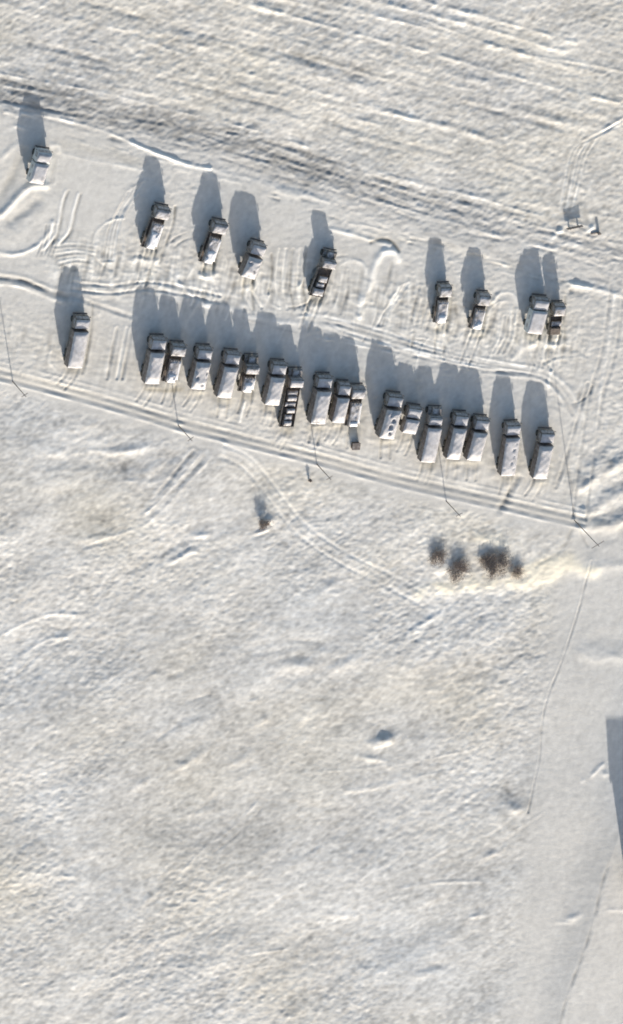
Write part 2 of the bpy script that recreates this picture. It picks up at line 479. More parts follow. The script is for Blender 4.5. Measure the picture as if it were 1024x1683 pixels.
# --- track bundles of the upper bays
for k in range(6):
    stroke([(236 - k * 5, 300 + k * 3), (205 - k * 3, 345 + k * 2), (192 - k * 3, 385), (184 - k * 3 + 2, 428)],
           1.7, -0.05, 0.11 if k % 2 == 0 else -0.11, rut=True)
blob(217, 428, 8, 6, 0, 0.08, 0.14)
stroke([(288, 340), (285, 365), (275, 395), (262, 430)], 2.2, -0.06, -0.15, 0.5, rut=True)
stroke([(262, 430), (250, 450), (240, 470)], 5, -0.04, -0.10, 0.3)
blob(300, 372, 7, 4, 0, 0.05, 0.12)
stroke([(232, 425), (250, 430), (262, 426)], 3.5, 0.10, 0.15)
stroke([(328, 452), (342, 456), (356, 450)], 3.5, 0.10, 0.15)
stroke([(395, 455), (380, 470), (365, 485)], 5, 0.03, -0.06)
for bx in (455, 466, 478, 490, 500):
    stroke([(bx + 4, 410), (bx, 440), (bx - 1, 475), (bx + 6, 508)], 1.8, -0.04, random.choice([-0.10, 0.10, 0.12]), 0.3, rut=True)
stroke([(446, 418), (447, 450), (441, 482)], 2.2, -0.05, -0.14, 0.6, rut=True)
stroke([(560, 440), (558, 470), (548, 505), (530, 520)], 2.2, 0.05, 0.12)
stroke([(558, 436), (572, 429), (590, 431), (600, 440), (596, 470), (590, 500)], 3.2, 0.08, 0.15)
stroke([(572, 445), (570, 480), (560, 515)], 2.0, -0.04, -0.08, rut=True)
stroke([(590, 520), (600, 490), (610, 455), (617, 432), (630, 414), (648, 414), (655, 425)], 6, 0.24, 0.42, rough=0.3)
stroke([(628, 412), (642, 410), (654, 418)], 4, 0.05, 0.1)
stroke([(600, 508), (607, 480), (592, 515)], 3, -0.05, -0.14, 0.1)
stroke([(645, 432), (638, 460), (632, 480)], 3, -0.03, -0.10)
for k in range(5):
    stroke([(672 - k * 4, 465 + k * 2), (655 - k * 3, 490 + k * 2), (638 - k * 2, 515), (632 - k * 3, 535)],
           1.6, -0.035, 0.10 if k % 2 == 0 else -0.08, rut=True)
for k in range(4):
    stroke([(690 + 8 * k, 470 + 10 * k), (682 + 8 * k, 500 + 8 * k), (676 + 8 * k, 530 + 4 * k)], 1.8, -0.03, -0.05, rut=True)
blob(733, 525, 10, 12, 0, 0.03, 0.15)
stroke([(708, 530), (728, 540), (740, 552)], 4, 0.04, 0.06)
stroke([(748, 500), (752, 530), (742, 560)], 3, -0.04, -0.09, 0.3, rut=True)
blob(786, 540, 9, 11, -20, 0.04, 0.16)
stroke([(808, 500), (812, 515), (804, 540), (795, 550)], 3, -0.05, -0.10, 0.4, rut=True)
stroke([(808, 498), (822, 482), (842, 482), (850, 500), (846, 530)], 3.0, 0.07, 0.12)
stroke([(816, 505), (828, 495), (838, 500), (838, 540)], 2.5, 0.04, 0.07)
for k in range(4):
    stroke([(850 - k * 7, 520), (848 - k * 8, 550), (836 - k * 9, 580)], 1.8, -0.04, -0.05, rut=True)
stroke([(842, 588), (856, 575), (872, 568), (885, 562)], 5, 0.13, 0.18)
blob(916, 554, 9, 9, 0, 0.06, 0.20)
stroke([(900, 565), (918, 568), (930, 562)], 3, 0.06, 0.12)
stroke([(926, 520), (928, 560), (922, 600)], 2.2, -0.03, -0.10, 0.6, rut=True)
stroke([(905, 520), (903, 560), (900, 600)], 2.2, -0.03, -0.08, 0.6, rut=True)

# --- the lane between the two rows
stroke([(-40, 450), (0, 456), (40, 462), (75, 478), (110, 490)], 3.5, -0.09, -0.18, 0.25, rut=True)
stroke([(-40, 462), (0, 467), (30, 470), (60, 482), (100, 496)], 2.2, 0.05, 0.11)
stroke([(60, 470), (120, 488), (170, 505), (215, 520)], 3, -0.05, -0.06, rut=True)
pair([(120, 470), (180, 476), (240, 470), (300, 478), (360, 492)], 12, 2.2, -0.06, -0.04)
for (x, y, rx, ry) in [(262, 468, 7, 5), (290, 452, 9, 4), (285, 484, 7, 7), (300, 470, 9, 4), (295, 493, 12, 5), (338, 500, 6, 5), (320, 470, 6, 4),
                       (345, 456, 12, 4), (345, 470, 10, 3), (365, 482, 14, 5), (460, 532, 10, 4), (478, 528, 10, 5), (400, 500, 8, 4)]:
    blob(x, y, rx, ry, -15, 0.06, 0.10, -0.25)
stroke([(282, 455), (300, 470), (315, 485)], 3, 0.08, 0.12)
stroke([(330, 500), (370, 506), (410, 520), (470, 530), (520, 534), (560, 540)], 4, 0.05, 0.06, -0.2)
stroke([(490, 520), (520, 518), (545, 522), (575, 530)], 2.5, 0.05, 0.10)
for k in range(4):
    stroke([(500 + k * 22, 516 + k * 9), (570, 528 + k * 9), (640, 548 + k * 9), (700, 568 + k * 7), (760, 584 + k * 6), (820, 596 + k * 5), (880, 606 + k * 5)],
           2.2, -0.035, 0.08 if k % 2 == 0 else -0.05, -0.1, rut=True, rough=1.0)
for k in range(9):
    y_ = random.uniform(-14, 34); a_ = random.uniform(380, 700); b__ = a_ + random.uniform(90, 200)
    stroke([(a_, 500 + 0.24 * (a_ - 420) + y_), ((a_ + b__) / 2, 500 + 0.24 * ((a_ + b__) / 2 - 420) + y_ + random.uniform(-5, 5)), (b__, 500 + 0.24 * (b__ - 420) + y_ + random.uniform(-6, 6))],
           1.8, 0.03, random.choice([-0.07, 0.09, 0.12]), 0, rough=1.0)
stroke([(780, 586), (840, 598), (890, 606), (925, 628), (945, 655), (962, 690)], 3, 0.05, 0.08)
stroke([(792, 610), (850, 612), (895, 622), (925, 650), (940, 680)], 2.4, -0.05, -0.06, rut=True)
stroke([(820, 618), (880, 622), (915, 645), (930, 675)], 2.2, 0.05, 0.09)
m = np.exp(-(((xx - 915) / 38) ** 2 + ((yy - 650) / 36) ** 2))
H += m * 0.022 * noise(3.5, 2.6, -45, hp=10, seed=41)
A += m * 0.05 * noise(3, 3, 0, seed=42)
m = np.exp(-(((xx - 150) / 60) ** 2 + ((yy - 480) / 24) ** 2))
H += m * 0.016 * noise(4, 2.4, -15, hp=10, seed=43)

# --- around the lone truck and the west end of the row
stroke([(152, 488), (160, 500)], 7, 0, -0.13, 0.1)
blob(163, 516, 4, 4, 0, 0.05, 0.15)
stroke([(152, 500), (150, 540), (142, 590), (136, 612)], 2.2, -0.05, -0.14, 0.3, rut=True)
for bx, s in ((180, -1), (196, 1), (205, -1)):
    stroke([(bx + 12, 540), (bx + 4, 580), (bx - 4, 622)], 2.2, -0.06, 0.08 * s, 0.1, rut=True)
blob(96, 575, 9, 12, 20, 0.04, 0.10)
blob(106, 616, 9, 5, 0, 0.07, 0.14)
stroke([(84, 575), (80, 592), (90, 606)], 2.2, 0.04, 0.10)

# --- banks and churned snow at the back of the long row
for (x, y, rx, ry, an, h, a) in [
        (252, 636, 15, 4, 0, 0.10, 0.14), (282, 630, 9, 8, 0, 0.12, 0.22), (330, 643, 13, 4, 0, 0.06, 0.12), (362, 672, 11, 14, 40, 0.16, 0.16),
        (372, 655, 12, 5, 0, 0.10, 0.18), (448, 668, 11, 3.5, 0, 0.08, 0.18), (525, 700, 14, 3.5, 0, 0.09, 0.18), (556, 697, 8, 5, 0, 0.08, 0.15),
        (540, 722, 16, 5, -10, 0.08, 0.14), (636, 724, 15, 3.5, 0, 0.08, 0.16), (678, 708, 9, 8, 0, 0.10, 0.14), (750, 759, 14, 3.5, 0, 0.08, 0.15),
        (783, 757, 13, 5, 0, 0.10, 0.2), (772, 785, 16, 14, 40, 0.12, 0.10), (724, 783, 8, 8, 0, 0.08, 0.10), (800, 796, 10, 12, 30, -0.08, -0.08),
        (812, 782, 10, 5, 30, 0.07, 0.12), (890, 793, 12, 3.5, 0, 0.06, 0.14), (872, 800, 14, 8, 30, 0.10, 0.10), (865, 770, 7, 6, 0, 0.05, 0.12),
        (400, 730, 26, 7, -10, 0.05, 0.05), (120, 610, 18, 4, 0, -0.03, -0.12), (836, 742, 6, 24, 10, 0, 0.04), (810, 772, 8, 4, 0, -0.02, -0.16)]:
    blob(x, y, rx, ry, an, h, a)
stroke([(402, 660), (398, 675), (394, 692)], 1.8, 0.07, 0.28)
stroke([(370, 655), (386, 668), (380, 690)], 8, -0.06, -0.07, 0.25)
stroke([(350, 642), (352, 662), (345, 680)], 8, -0.06, -0.08, 0.35)
stroke([(298, 632), (300, 650)], 9, 0, -0.06, 0.3)
stroke([(716, 750), (710, 780), (704, 800)], 9, -0.05, -0.05, 0.15)
stroke([(852, 785), (842, 800), (828, 826), (820, 838)], 5, -0.10, -0.16, 0.2, rut=True)
stroke([(858, 788), (848, 806)], 3, 0.06, 0.10)
stroke([(240, 640), (275, 642), (300, 640)], 4, 0, -0.10, 0.8)
stroke([(535, 728), (560, 726), (580, 735)], 3, 0.04, 0.08)
stroke([(476, 690), (472, 712)], 6, 0, -0.22, 0.5)
stroke([(690, 700), (696, 745)], 5, 0, -0.10, 0.5)

# --- the south road: worn double track
g = np.exp(-((yy - road_y) / 11.0) ** 4)
A -= 0.085 * g * (1 + 0.3 * n_e)
C += 0.30 * g
H -= 0.03 * g
for off, h, a in ((-20, 0.04, 0.05), (-11, 0.05, 0.10), (-5, -0.05, -0.06), (1, 0.03, 0.02), (6, -0.05, -0.05), (13, 0.07, 0.15)):
    xs = np.arange(-60, 961, 60)
    ys = np.interp(xs, [-130, 0, 100, 200, 300, 400, 520, 640, 760, 870, 950], [585, 614, 640, 667, 697, 722, 752, 785, 812, 836, 856])
    stroke([(float(x), float(y) + off) for x, y in zip(xs, ys)], 2.1, h, a)
stroke([(270, 690), (300, 698)], 2, 0.05, 0.12)

# --- road on the right edge, coming down from the north
pair([(1016, 460), (1008, 530), (998, 590), (982, 640), (972, 700), (962, 770), (952, 850)], 22, 2.4, -0.05, -0.07)
stroke([(1010, 480), (1001, 560), (990, 620), (982, 680)], 2.2, 0.04, 0.10)
stroke([(966, 630), (952, 680), (940, 720), (925, 770), (914, 800)], 2.4, -0.06, -0.10, rut=True)
stroke([(935, 770), (940, 810), (944, 850)], 2.2, -0.03, -0.07)  # the tall pole's cast shadow, put into tone and relief
stroke([(955, 640), (946, 668)], 3, -0.04, -0.12)
stroke([(948, 858), (957, 880), (966, 897)], 2.6, -0.05, -0.10, 0.2)

# --- pushed-up drifts on the right edge
for pts, w, h, a in [
    ([(958, 800), (978, 780), (1000, 768), (1035, 757)], 11, 0.42, 0.05),
    ([(955, 768), (975, 748), (996, 728), (1006, 714)], 9, -0.12, -0.08),
    ([(962, 765), (980, 760), (1005, 738)], 7, 0.22, 0.06),
    ([(962, 788), (985, 775), (1005, 762)], 5, -0.14, -0.10),
    ([(960, 842), (985, 832), (1008, 818), (1035, 805)], 10, 0.30, 0.05),
    ([(1000, 800), (1018, 795), (1040, 785)], 8, -0.15, -0.12),
    ([(955, 866), (985, 864), (1010, 862), (1040, 845)], 10, 0.32, 0.06),
    ([(975, 850), (1000, 842), (1030, 830)], 5, -0.10, -0.06),
    ([(950, 905), (990, 885), (1040, 880)], 18, -0.06, -0.03),
    ([(975, 925), (1005, 930), (1050, 925)], 10, 0.12, 0.06),
    ([(960, 1072), (990, 1078), (1050, 1074)], 12, 0.22, 0.08),
    ([(975, 1050), (1010, 1048), (1050, 1040)], 10, -0.06, -0.03)]:
    stroke(pts, w, h * 0.85, a, rough=0.4)

# --- marks in the lower field
stroke([(330, 744), (310, 768), (286, 796), (262, 822), (240, 842)], 2.6, 0.07, 0.12)
stroke([(318, 742), (298, 764), (274, 794), (248, 822)], 2.6, -0.06, -0.10, rut=True)
stroke([(342, 756), (320, 780), (296, 806), (262, 842), (225, 868), (150, 892)], 3, 0.06, 0.09)
stroke([(336, 750), (312, 778), (290, 802)], 2.4, -0.06, -0.10)
pair([(366, 742), (402, 758), (432, 790), (468, 838), (500, 874), (560, 915), (640, 955), (700, 988)], 20, 2.6, -0.05, 0.07)
stroke([(372, 738), (395, 742), (420, 760)], 8, 0.05, 0.10)
for (x, y, rx, ry, an, h, a) in [
        (220, 738, 24, 6, 10, 0.14, 0.13), (185, 742, 26, 6, 0, 0.08, 0.09), (160, 725, 20, 6, 0, 0.05, 0.06), (120, 760, 40, 9, -8, -0.04, -0.09),
        (212, 790, 12, 3.5, 0, 0.07, 0.10), (205, 768, 8, 16, 0, -0.07, -0.22), (165, 850, 24, 20, 0, -0.06, -0.20), (200, 765, 40, 14, 0, -0.08, -0.12), (80, 790, 40, 20, 10, 0.08, 0.05), (320, 800, 60, 26, 45, 0.10, 0.06), (160, 884, 22, 5, 12, 0.10, 0.08),
        (330, 880, 16, 4, 5, 0.12, 0.13), (300, 915, 5, 28, -62, 0.16, 0.14), (285, 900, 6, 26, -60, -0.10, -0.06), (340, 860, 22, 6, 10, -0.03, -0.07),
        (545, 950, 20, 7, 0, -0.06, -0.12), (540, 966, 5, 20, -60, 0.06, 0.08), (548, 975, 12, 4, 0, 0.05, 0.06),
        (430, 874, 14, 3.0, 18, 0.12, 0.18), (430, 880, 14, 2.5, 18, -0.06, -0.12),
        (100, 1010, 30, 4, 0, 0.06, 0.08), (130, 1070, 10, 6, 0, 0.06, 0.10), (110, 1035, 24, 5, 5, -0.04, -0.10),
        (490, 1095, 26, 8, 5, 0.11, 0.10), (570, 1090, 26, 8, 25, 0.11, 0.11), (510, 1055, 34, 4, -4, -0.05, -0.12), (490, 1078, 18, 5, 0, -0.05, -0.13),
        (530, 1072, 10, 6, 0, 0.06, 0.08), (632, 1216, 19, 9, 12, 0.34, 0.02), (628, 1200, 17, 13, 25, -0.10, -0.16), (430, 835, 15, 16, 0, -0.02, -0.10), (441, 856, 8, 6, 30, 0.3, 0.3), (612, 1247, 20, 5, -8, 0.12, 0.18), (632, 1224, 16, 3.5, 10, 0.06, 0.12),  # darker blobs on the mounds' north sides paint in their shadow
        (848, 1330, 14, 9, 0, 0.20, 0.12), (832, 1300, 17, 17, 40, -0.14, -0.20), (815, 1340, 16, 10, 30, 0.06, 0.08),
        (806, 1405, 14, 4, 20, 0.10, 0.08), (804, 1394, 9, 7, 0, -0.06, -0.10), (108, 1440, 12, 4, 0, 0.10, 0.10), (108, 1408, 8, 10, 0, -0.05, -0.13),
        (690, 1006, 20, 9, 10, -0.05, -0.10), (700, 1022, 22, 4, 30, 0.12, 0.12), (680, 1036, 14, 4, 0, 0.06, 0.08),
        (560, 1505, 22, 5, 0, 0.06, 0.08), (700, 1600, 24, 6, 10, 0.08, 0.08), (715, 1586, 20, 5, 10, -0.06, -0.09), (300, 1590, 22, 4, 0, 0.06, 0.06),
        (200, 1672, 14, 4, 20, 0.10, 0.12), (780, 1506, 12, 4, 15, 0.08, 0.06), (790, 1492, 8, 5, 0, -0.05, -0.08), (510, 1325, 40, 7, -4, -0.03, -0.06),
        (50, 1320, 50, 10, 0, 0.03, 0.06), (0, 640, 10, 12, 0, 0.05, 0.06), (870, 1130, 14, 12, 0, -0.03, -0.07), (840, 1085, 16, 8, 20, -0.03, -0.06)]:
    blob(x, y, rx, ry, an, h * 1.35, a * 1.45)
stroke([(0, 1045), (40, 1025), (85, 1010), (130, 1012)], 3.2, 0.06, 0.09)
stroke([(0, 1060), (50, 1048), (90, 1035)], 5, -0.04, -0.05)
stroke([(20, 1098), (50, 1068), (80, 1052), (110, 1048)], 3, 0.07, 0.10)
stroke([(30, 1108), (70, 1072), (100, 1058)], 3, -0.05, -0.07)
stroke([(430, 1310), (390, 1355), (340, 1390), (300, 1430)], 2.6, 0.045, 0.06, rut=False)
stroke([(440, 1318), (402, 1362), (350, 1402)], 2.4, -0.04, -0.05)
stroke([(530, 1300), (600, 1296), (680, 1278), (760, 1262)], 3.5, 0.03, 0.04, rough=1.0)
stroke([(540, 1308), (620, 1302), (720, 1280)], 3.5, -0.03, -0.04, rough=1.0)
stroke([(500, 1270), (600, 1262), (690, 1250), (800, 1225)], 2.4, 0.03, 0.02)
for k, (x, y) in enumerate([(640, 1400), (690, 1420), (760, 1395), (600, 1440), (820, 1380), (300, 1560), (420, 1500), (660, 1340), (740, 1330), (360, 1560)]):
    stroke([(x, y), (x + 40, y - 24), (x + 75, y - 46)], 2.6, 0.022, 0.03)
    stroke([(x + 4, y + 6), (x + 42, y - 18), (x + 70, y - 38)], 2.4, -0.02, -0.03)
stroke([(660, 1460), (720, 1450), (790, 1448)], 2.6, 0.06, 0.08)
stroke([(340, 1590), (400, 1570), (470, 1560)], 2.6, 0.04, 0.05)
for i in range(80):
    x = random.uniform(-20, 840); y = random.uniform(900, 1690)
    L = random.uniform(16, 52)
    an = random.gauss(30, 8)
    dx, dy = L * math.cos(math.radians(an)), -L * math.sin(math.radians(an))
    s = random.choice([1, 1, -1])
    stroke([(x, y), (x + dx * 0.5 + random.uniform(-3, 3), y + dy * 0.5 + random.uniform(-3, 3)), (x + dx, y + dy)], random.uniform(3, 7), s * random.uniform(0.02, 0.05), s * random.uniform(0.0, 0.04), rough=1.0)

# --- the warm pale belt with scrub on it
stroke([(690, 976), (740, 966), (790, 962), (850, 962), (900, 948), (945, 936), (975, 940)], 11, 0.12, 0.32, 1.8)
stroke([(720, 960), (770, 958), (800, 952), (880, 930), (940, 918)], 14, 0.06, 0.14, 1.2)
blob(815, 891, 28, 10, -12, 0.20, 0.34, 0.9)
blob(790, 884, 18, 7, 0, 0.10, 0.24, 0.7)
blob(724, 936, 17, 9, 20, 0.22, 0.34, 0.4)
blob(775, 940, 8, 8, 0, 0.05, 0.10, 0.6)
blob(900, 932, 32, 11, 15, 0.06, 0.22, 1.0)
blob(722, 905, 14, 12, 0, -0.04, -0.14, 0.4)
blob(752, 928, 18, 16, 0, -0.04, -0.16, 0.5)
blob(812, 918, 24, 14, 10, -0.06, -0.18, 0.5)
blob(850, 936, 18, 7, 0, 0, -0.10, 0.4)
stroke([(720, 890), (790, 880), (860, 880), (930, 880)], 12, 0, -0.05, 0.1)
blob(725, 960, 20, 3, 0, 0, -0.10, 1.0)
stroke([(940, 870), (920, 905), (880, 930)], 3.5, -0.05, -0.08, 0.2)
m = np.exp(-(((xx - 830) / 120) ** 2 + ((yy - 920) / 42) ** 2))
H += m * 0.016 * noise(5, 3, 30, hp=14, seed=51)
A += m * 0.035 * noise(6, 4, 30, seed=52)

# --- footpath down the pasture
stroke([(972, 922), (962, 960), (952, 1000), (936, 1050), (918, 1100), (900, 1145), (891, 1190), (888, 1240), (880, 1280), (868, 1335)],
       1.4, -0.07, -0.10, 0.15, rut=True)
blob(890, 1201, 4, 5, 0, -0.03, -0.10)

# --- step in the ground along the lower right edge (faces west)
r = dist_field([(1032, 1120), (1026, 1200), (1022, 1290), (1018, 1360), (1006, 1400), (992, 1440), (982, 1480), (972, 1520), (960, 1558),
                (944, 1600), (930, 1640), (920, 1683), (905, 1760), (890, 1830)], 130)
sl, d, side = r
dw = np.where(side > 0, d, -d)       # + on the west side
wid = np.interp(yy[sl], [1150, 1250, 1400, 1560, 1683], [34, 40, 58, 52, 44])
hgt = np.interp(yy[sl], [1120, 1190, 1260, 1380, 1450, 1560, 1683], [0.0, 0.15, 0.2, 0.3, 0.45, 0.45, 0.35])
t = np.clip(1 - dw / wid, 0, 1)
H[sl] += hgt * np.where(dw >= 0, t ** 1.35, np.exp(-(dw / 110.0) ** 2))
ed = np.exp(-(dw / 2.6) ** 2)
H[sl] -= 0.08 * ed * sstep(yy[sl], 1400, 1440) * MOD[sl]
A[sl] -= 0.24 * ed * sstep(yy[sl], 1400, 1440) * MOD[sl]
A[sl] -= 0.09 * np.sqrt(t) * sstep(t, 0, 0.25) * (dw >= 0) * sstep(yy[sl], 1250, 1420)  # shade of the west slope painted into the snow tone
C[sl] -= 0.4 * t * (dw >= 0)  # bluish tint of that painted shade
stroke([(956, 1283), (970, 1276), (982, 1266), (990, 1256)], 4.5, 0.16, 0.2, rough=0.9)
blob(994, 1272, 6, 5, 0, 0.16, 0.16)
blob(940, 1508, 10, 6, 20, 0.18, 0.2)
blob(930, 1516, 16, 3, 0, 0.05, 0.10)
stroke([(1000, 1494), (1024, 1494), (1060, 1492)], 4, 0.06, 0.10)

A = np.clip(A, 0.45, 1.50)

# ------------------------------------------------------------------ ground mesh
STEP = 0.175
corners = [P(x, y) for x in (-35, 1060) for y in (-35, 1718)]
gx0, gx1 = min(c.x for c in corners), max(c.x for c in corners)
gy0, gy1 = min(c.y for c in corners), max(c.y for c in corners)


def axis(a, b):
    core = np.arange(a, b, STEP)
    out, s, v = [], STEP, 0.0
    while v < 2600:
        s *= 1.28
        v += s
        out.append(v)
    out = np.array(out)
    return np.concatenate([(core[0] - out)[::-1], core, core[-1] + out])


GX, GY = axis(gx0, gx1), axis(gy0, gy1)
NX, NY = len(GX), len(GY)
X, Y = np.meshgrid(GX, GY)
PX, PY = to_px(X, Y)


def sample(F, px, py):
    u = np.clip(px + MG, 0, CW - 1.001)
    v = np.clip(py + MG, 0, CH - 1.001)
    i, j = u.astype(int), v.astype(int)
    fu, fv = u - i, v - j
    return ((F[j, i] * (1 - fu) + F[j, i + 1] * fu) * (1 - fv) + (F[j + 1, i] * (1 - fu) + F[j + 1, i + 1] * fu) * fv)


inside = sstep(PX, -MG, -MG + 60) * (1 - sstep(PX, W_IMG + MG - 60, W_IMG + MG)) * sstep(PY, -MG, -MG + 60) * (1 - sstep(PY, H_IMG + MG - 60, H_IMG + MG))
Z = sample(H, PX, PY) * inside
far = 1 - inside
Z += far * (0.5 * np.sin(X / 61.0 + 1.3) * np.cos(Y / 83.0))
Al = sample(A, PX, PY) * inside + far * (0.97 + 0.03 * np.sin(X / 9.0) * np.sin(Y / 7.0))
Cc = np.clip(sample(C, PX, PY) * inside + 0.1 * far, -1.2, 2.2)


def ground_z(x, y):
    px, py = to_px(x, y)
    return float(sample(H, np.array([px]), np.array([py]))[0])


co = np.empty((NY * NX, 3), np.float32)
co[:, 0], co[:, 1], co[:, 2] = X.ravel(), Y.ravel(), Z.ravel()
idx = np.arange(NY * NX).reshape(NY, NX)
quads = np.stack([idx[:-1, :-1], idx[:-1, 1:], idx[1:, 1:], idx[1:, :-1]], -1).reshape(-1, 4)
me = bpy.data.meshes.new('snow_ground')
me.vertices.add(len(co)); me.vertices.foreach_set('co', co.ravel())
me.loops.add(quads.size); me.loops.foreach_set('vertex_index', quads.ravel().astype(np.int32))
me.polygons.add(len(quads))
me.polygons.foreach_set('loop_start', (np.arange(len(quads)) * 4).astype(np.int32))
me.polygons.foreach_set('loop_total', np.full(len(quads), 4, np.int32))
me.update(calc_edges=True)
me.shade_smooth()
BASE = 0.565
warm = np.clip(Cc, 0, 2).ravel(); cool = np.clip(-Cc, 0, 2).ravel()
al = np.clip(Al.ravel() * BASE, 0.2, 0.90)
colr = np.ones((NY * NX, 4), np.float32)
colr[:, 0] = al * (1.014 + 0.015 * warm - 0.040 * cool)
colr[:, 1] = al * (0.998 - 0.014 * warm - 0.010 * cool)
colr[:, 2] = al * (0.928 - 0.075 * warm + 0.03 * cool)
at = me.color_attributes.new('snow_colour', 'FLOAT_COLOR', 'POINT')
at.data.foreach_set('color', colr.ravel())
gm = bpy.data.materials.new('snow')
gm.use_nodes = True
n, l = gm.node_tree.nodes, gm.node_tree.links
b = n['Principled BSDF']
b.inputs['Roughness'].default_value = 0.75
b.inputs['Specular IOR Level'].default_value = 0.25
va = n.new('ShaderNodeVertexColor'); va.layer_name = 'snow_colour'
ns = n.new('ShaderNodeTexNoise'); ns.inputs['Scale'].default_value = 1.6; ns.inputs['Detail'].default_value = 8; ns.inputs['Roughness'].default_value = 0.7
tcn = n.new('ShaderNodeTexCoord')
l.new(tcn.outputs['Object'], ns.inputs['Vector'])
mr = n.new('ShaderNodeMapRange')
mr.inputs['From Min'].default_value = 0.3; mr.inputs['From Max'].default_value = 0.7
mr.inputs['To Min'].default_value = 0.93; mr.inputs['To Max'].default_value = 1.06
l.new(ns.outputs['Fac'], mr.inputs['Value'])
mx = n.new('ShaderNodeVectorMath'); mx.operation = 'SCALE'
l.new(va.outputs['Color'], mx.inputs[0]); l.new(mr.outputs['Result'], mx.inputs['Scale'])
l.new(mx.outputs['Vector'], b.inputs['Base Color'])
bp = n.new('ShaderNodeBump'); bp.inputs['Strength'].default_value = 0.25; bp.inputs['Distance'].default_value = 0.05
l.new(ns.outputs['Fac'], bp.inputs['Height']); l.new(bp.outputs['Normal'], b.inputs['Normal'])
me.materials.append(gm)
ground = bpy.data.objects.new('snow_ground', me)
ground['kind'] = 'structure'
COL.objects.link(ground)


# ------------------------------------------------------------------ mesh helpers
def link(name, me_, m, parent=None, smooth=False):
    o = bpy.data.objects.new(name, me_)
    if m is not None and not me_.materials:
        me_.materials.append(m)
    if smooth:
        me_.shade_smooth()
    COL.objects.link(o)
    if parent:
        o.parent = parent
    return o


def bm_obj(name, bm, m, parent=None, smooth=False):
    me_ = bpy.data.meshes.new(name)
    bm.normal_update()
    bm.to_mesh(me_)
    bm.free()
    return link(name, me_, m, parent, smooth)


def box(bm, x0, x1, y0, y1, z0, z1, bev=0.0, taper=None):
    vs = [bm.verts.new(v) for v in ((x0, y0, z0), (x1, y0, z0), (x1, y1, z0), (x0, y1, z0), (x0, y0, z1), (x1, y0, z1), (x1, y1, z1), (x0, y1, z1))]
    if taper:
        for v in vs[4:]:
            v.co.x = (x0 + x1) / 2 + (v.co.x - (x0 + x1) / 2) * taper[0]
            v.co.y = (y0 + y1) / 2 + (v.co.y - (y0 + y1) / 2) * taper[1]
    fs = [bm.faces.new([vs[i] for i in f]) for f in ((0, 3, 2, 1), (4, 5, 6, 7), (0, 1, 5, 4), (1, 2, 6, 5), (2, 3, 7, 6), (3, 0, 4, 7))]
    if bev:
        es = set(e for f in fs for e in f.edges)
        bmesh.ops.bevel(bm, geom=list(es), offset=bev, segments=1, affect='EDGES')


def prism(bm, prof, x0, x1):
    """profile in (y, z), counter-clockwise seen from +x, extruded along x"""
    a = [bm.verts.new((x0, y, z)) for y, z in prof]
    c = [bm.verts.new((x1, y, z)) for y, z in prof]
    bm.faces.new(a[::-1]); bm.faces.new(c)
    k = len(prof)
    for i in range(k):
        j = (i + 1) % k
        bm.faces.new((a[i], a[j], c[j], c[i]))


def tube(bm, p, q, r0, r1, seg=8, cap=True):
    p, q = Vector(p), Vector(q)
    d = (q - p).normalized()
    s = d.cross(Vector((0, 0, 1)) if abs(d.z) < 0.9 else Vector((1, 0, 0))).normalized()
    t = d.cross(s)
    A_, B_ = [], []
    for i in range(seg):
        an = 2 * math.pi * i / seg
        v = s * math.cos(an) + t * math.sin(an)
        A_.append(bm.verts.new(p + v * r0)); B_.append(bm.verts.new(q + v * r1))
    for i in range(seg):
        j = (i + 1) % seg
        bm.faces.new((A_[i], A_[j], B_[j], B_[i]))
    if cap:
        bm.faces.new(A_[::-1]); bm.faces.new(B_)


def thing(name, label, cat, loc, rz=0.0, group=None):
    o = bpy.data.objects.new(name, None)
    o.empty_display_size = 0.5
    o.location = loc; o.rotation_euler = (0, 0, rz)
    o['label'] = label; o['category'] = cat
    if group:
        o['group'] = group
    COL.objects.link(o)
    return o


# ------------------------------------------------------------------ trucks
bm = bmesh.new()
tube(bm, (-0.15, 0, 0), (0.15, 0, 0), 0.56, 0.56, 18)
tube(bm, (-0.18, 0, 0), (-0.15, 0, 0), 0.40, 0.56, 18)
tube(bm, (0.15, 0, 0), (0.18, 0, 0), 0.56, 0.40, 18)
TYRE = bpy.data.meshes.new('tyre'); bm.to_mesh(TYRE); bm.free(); TYRE.materials.append(M['tyre'])
bm = bmesh.new()
tube(bm, (0.16, 0, 0), (0.205, 0, 0), 0.33, 0.26, 14)
tube(bm, (0.205, 0, 0), (0.26, 0, 0), 0.10, 0.08, 8)
RIM = bpy.data.meshes.new('rim'); bm.to_mesh(RIM); bm.free(); RIM.materials.append(M['rim'])


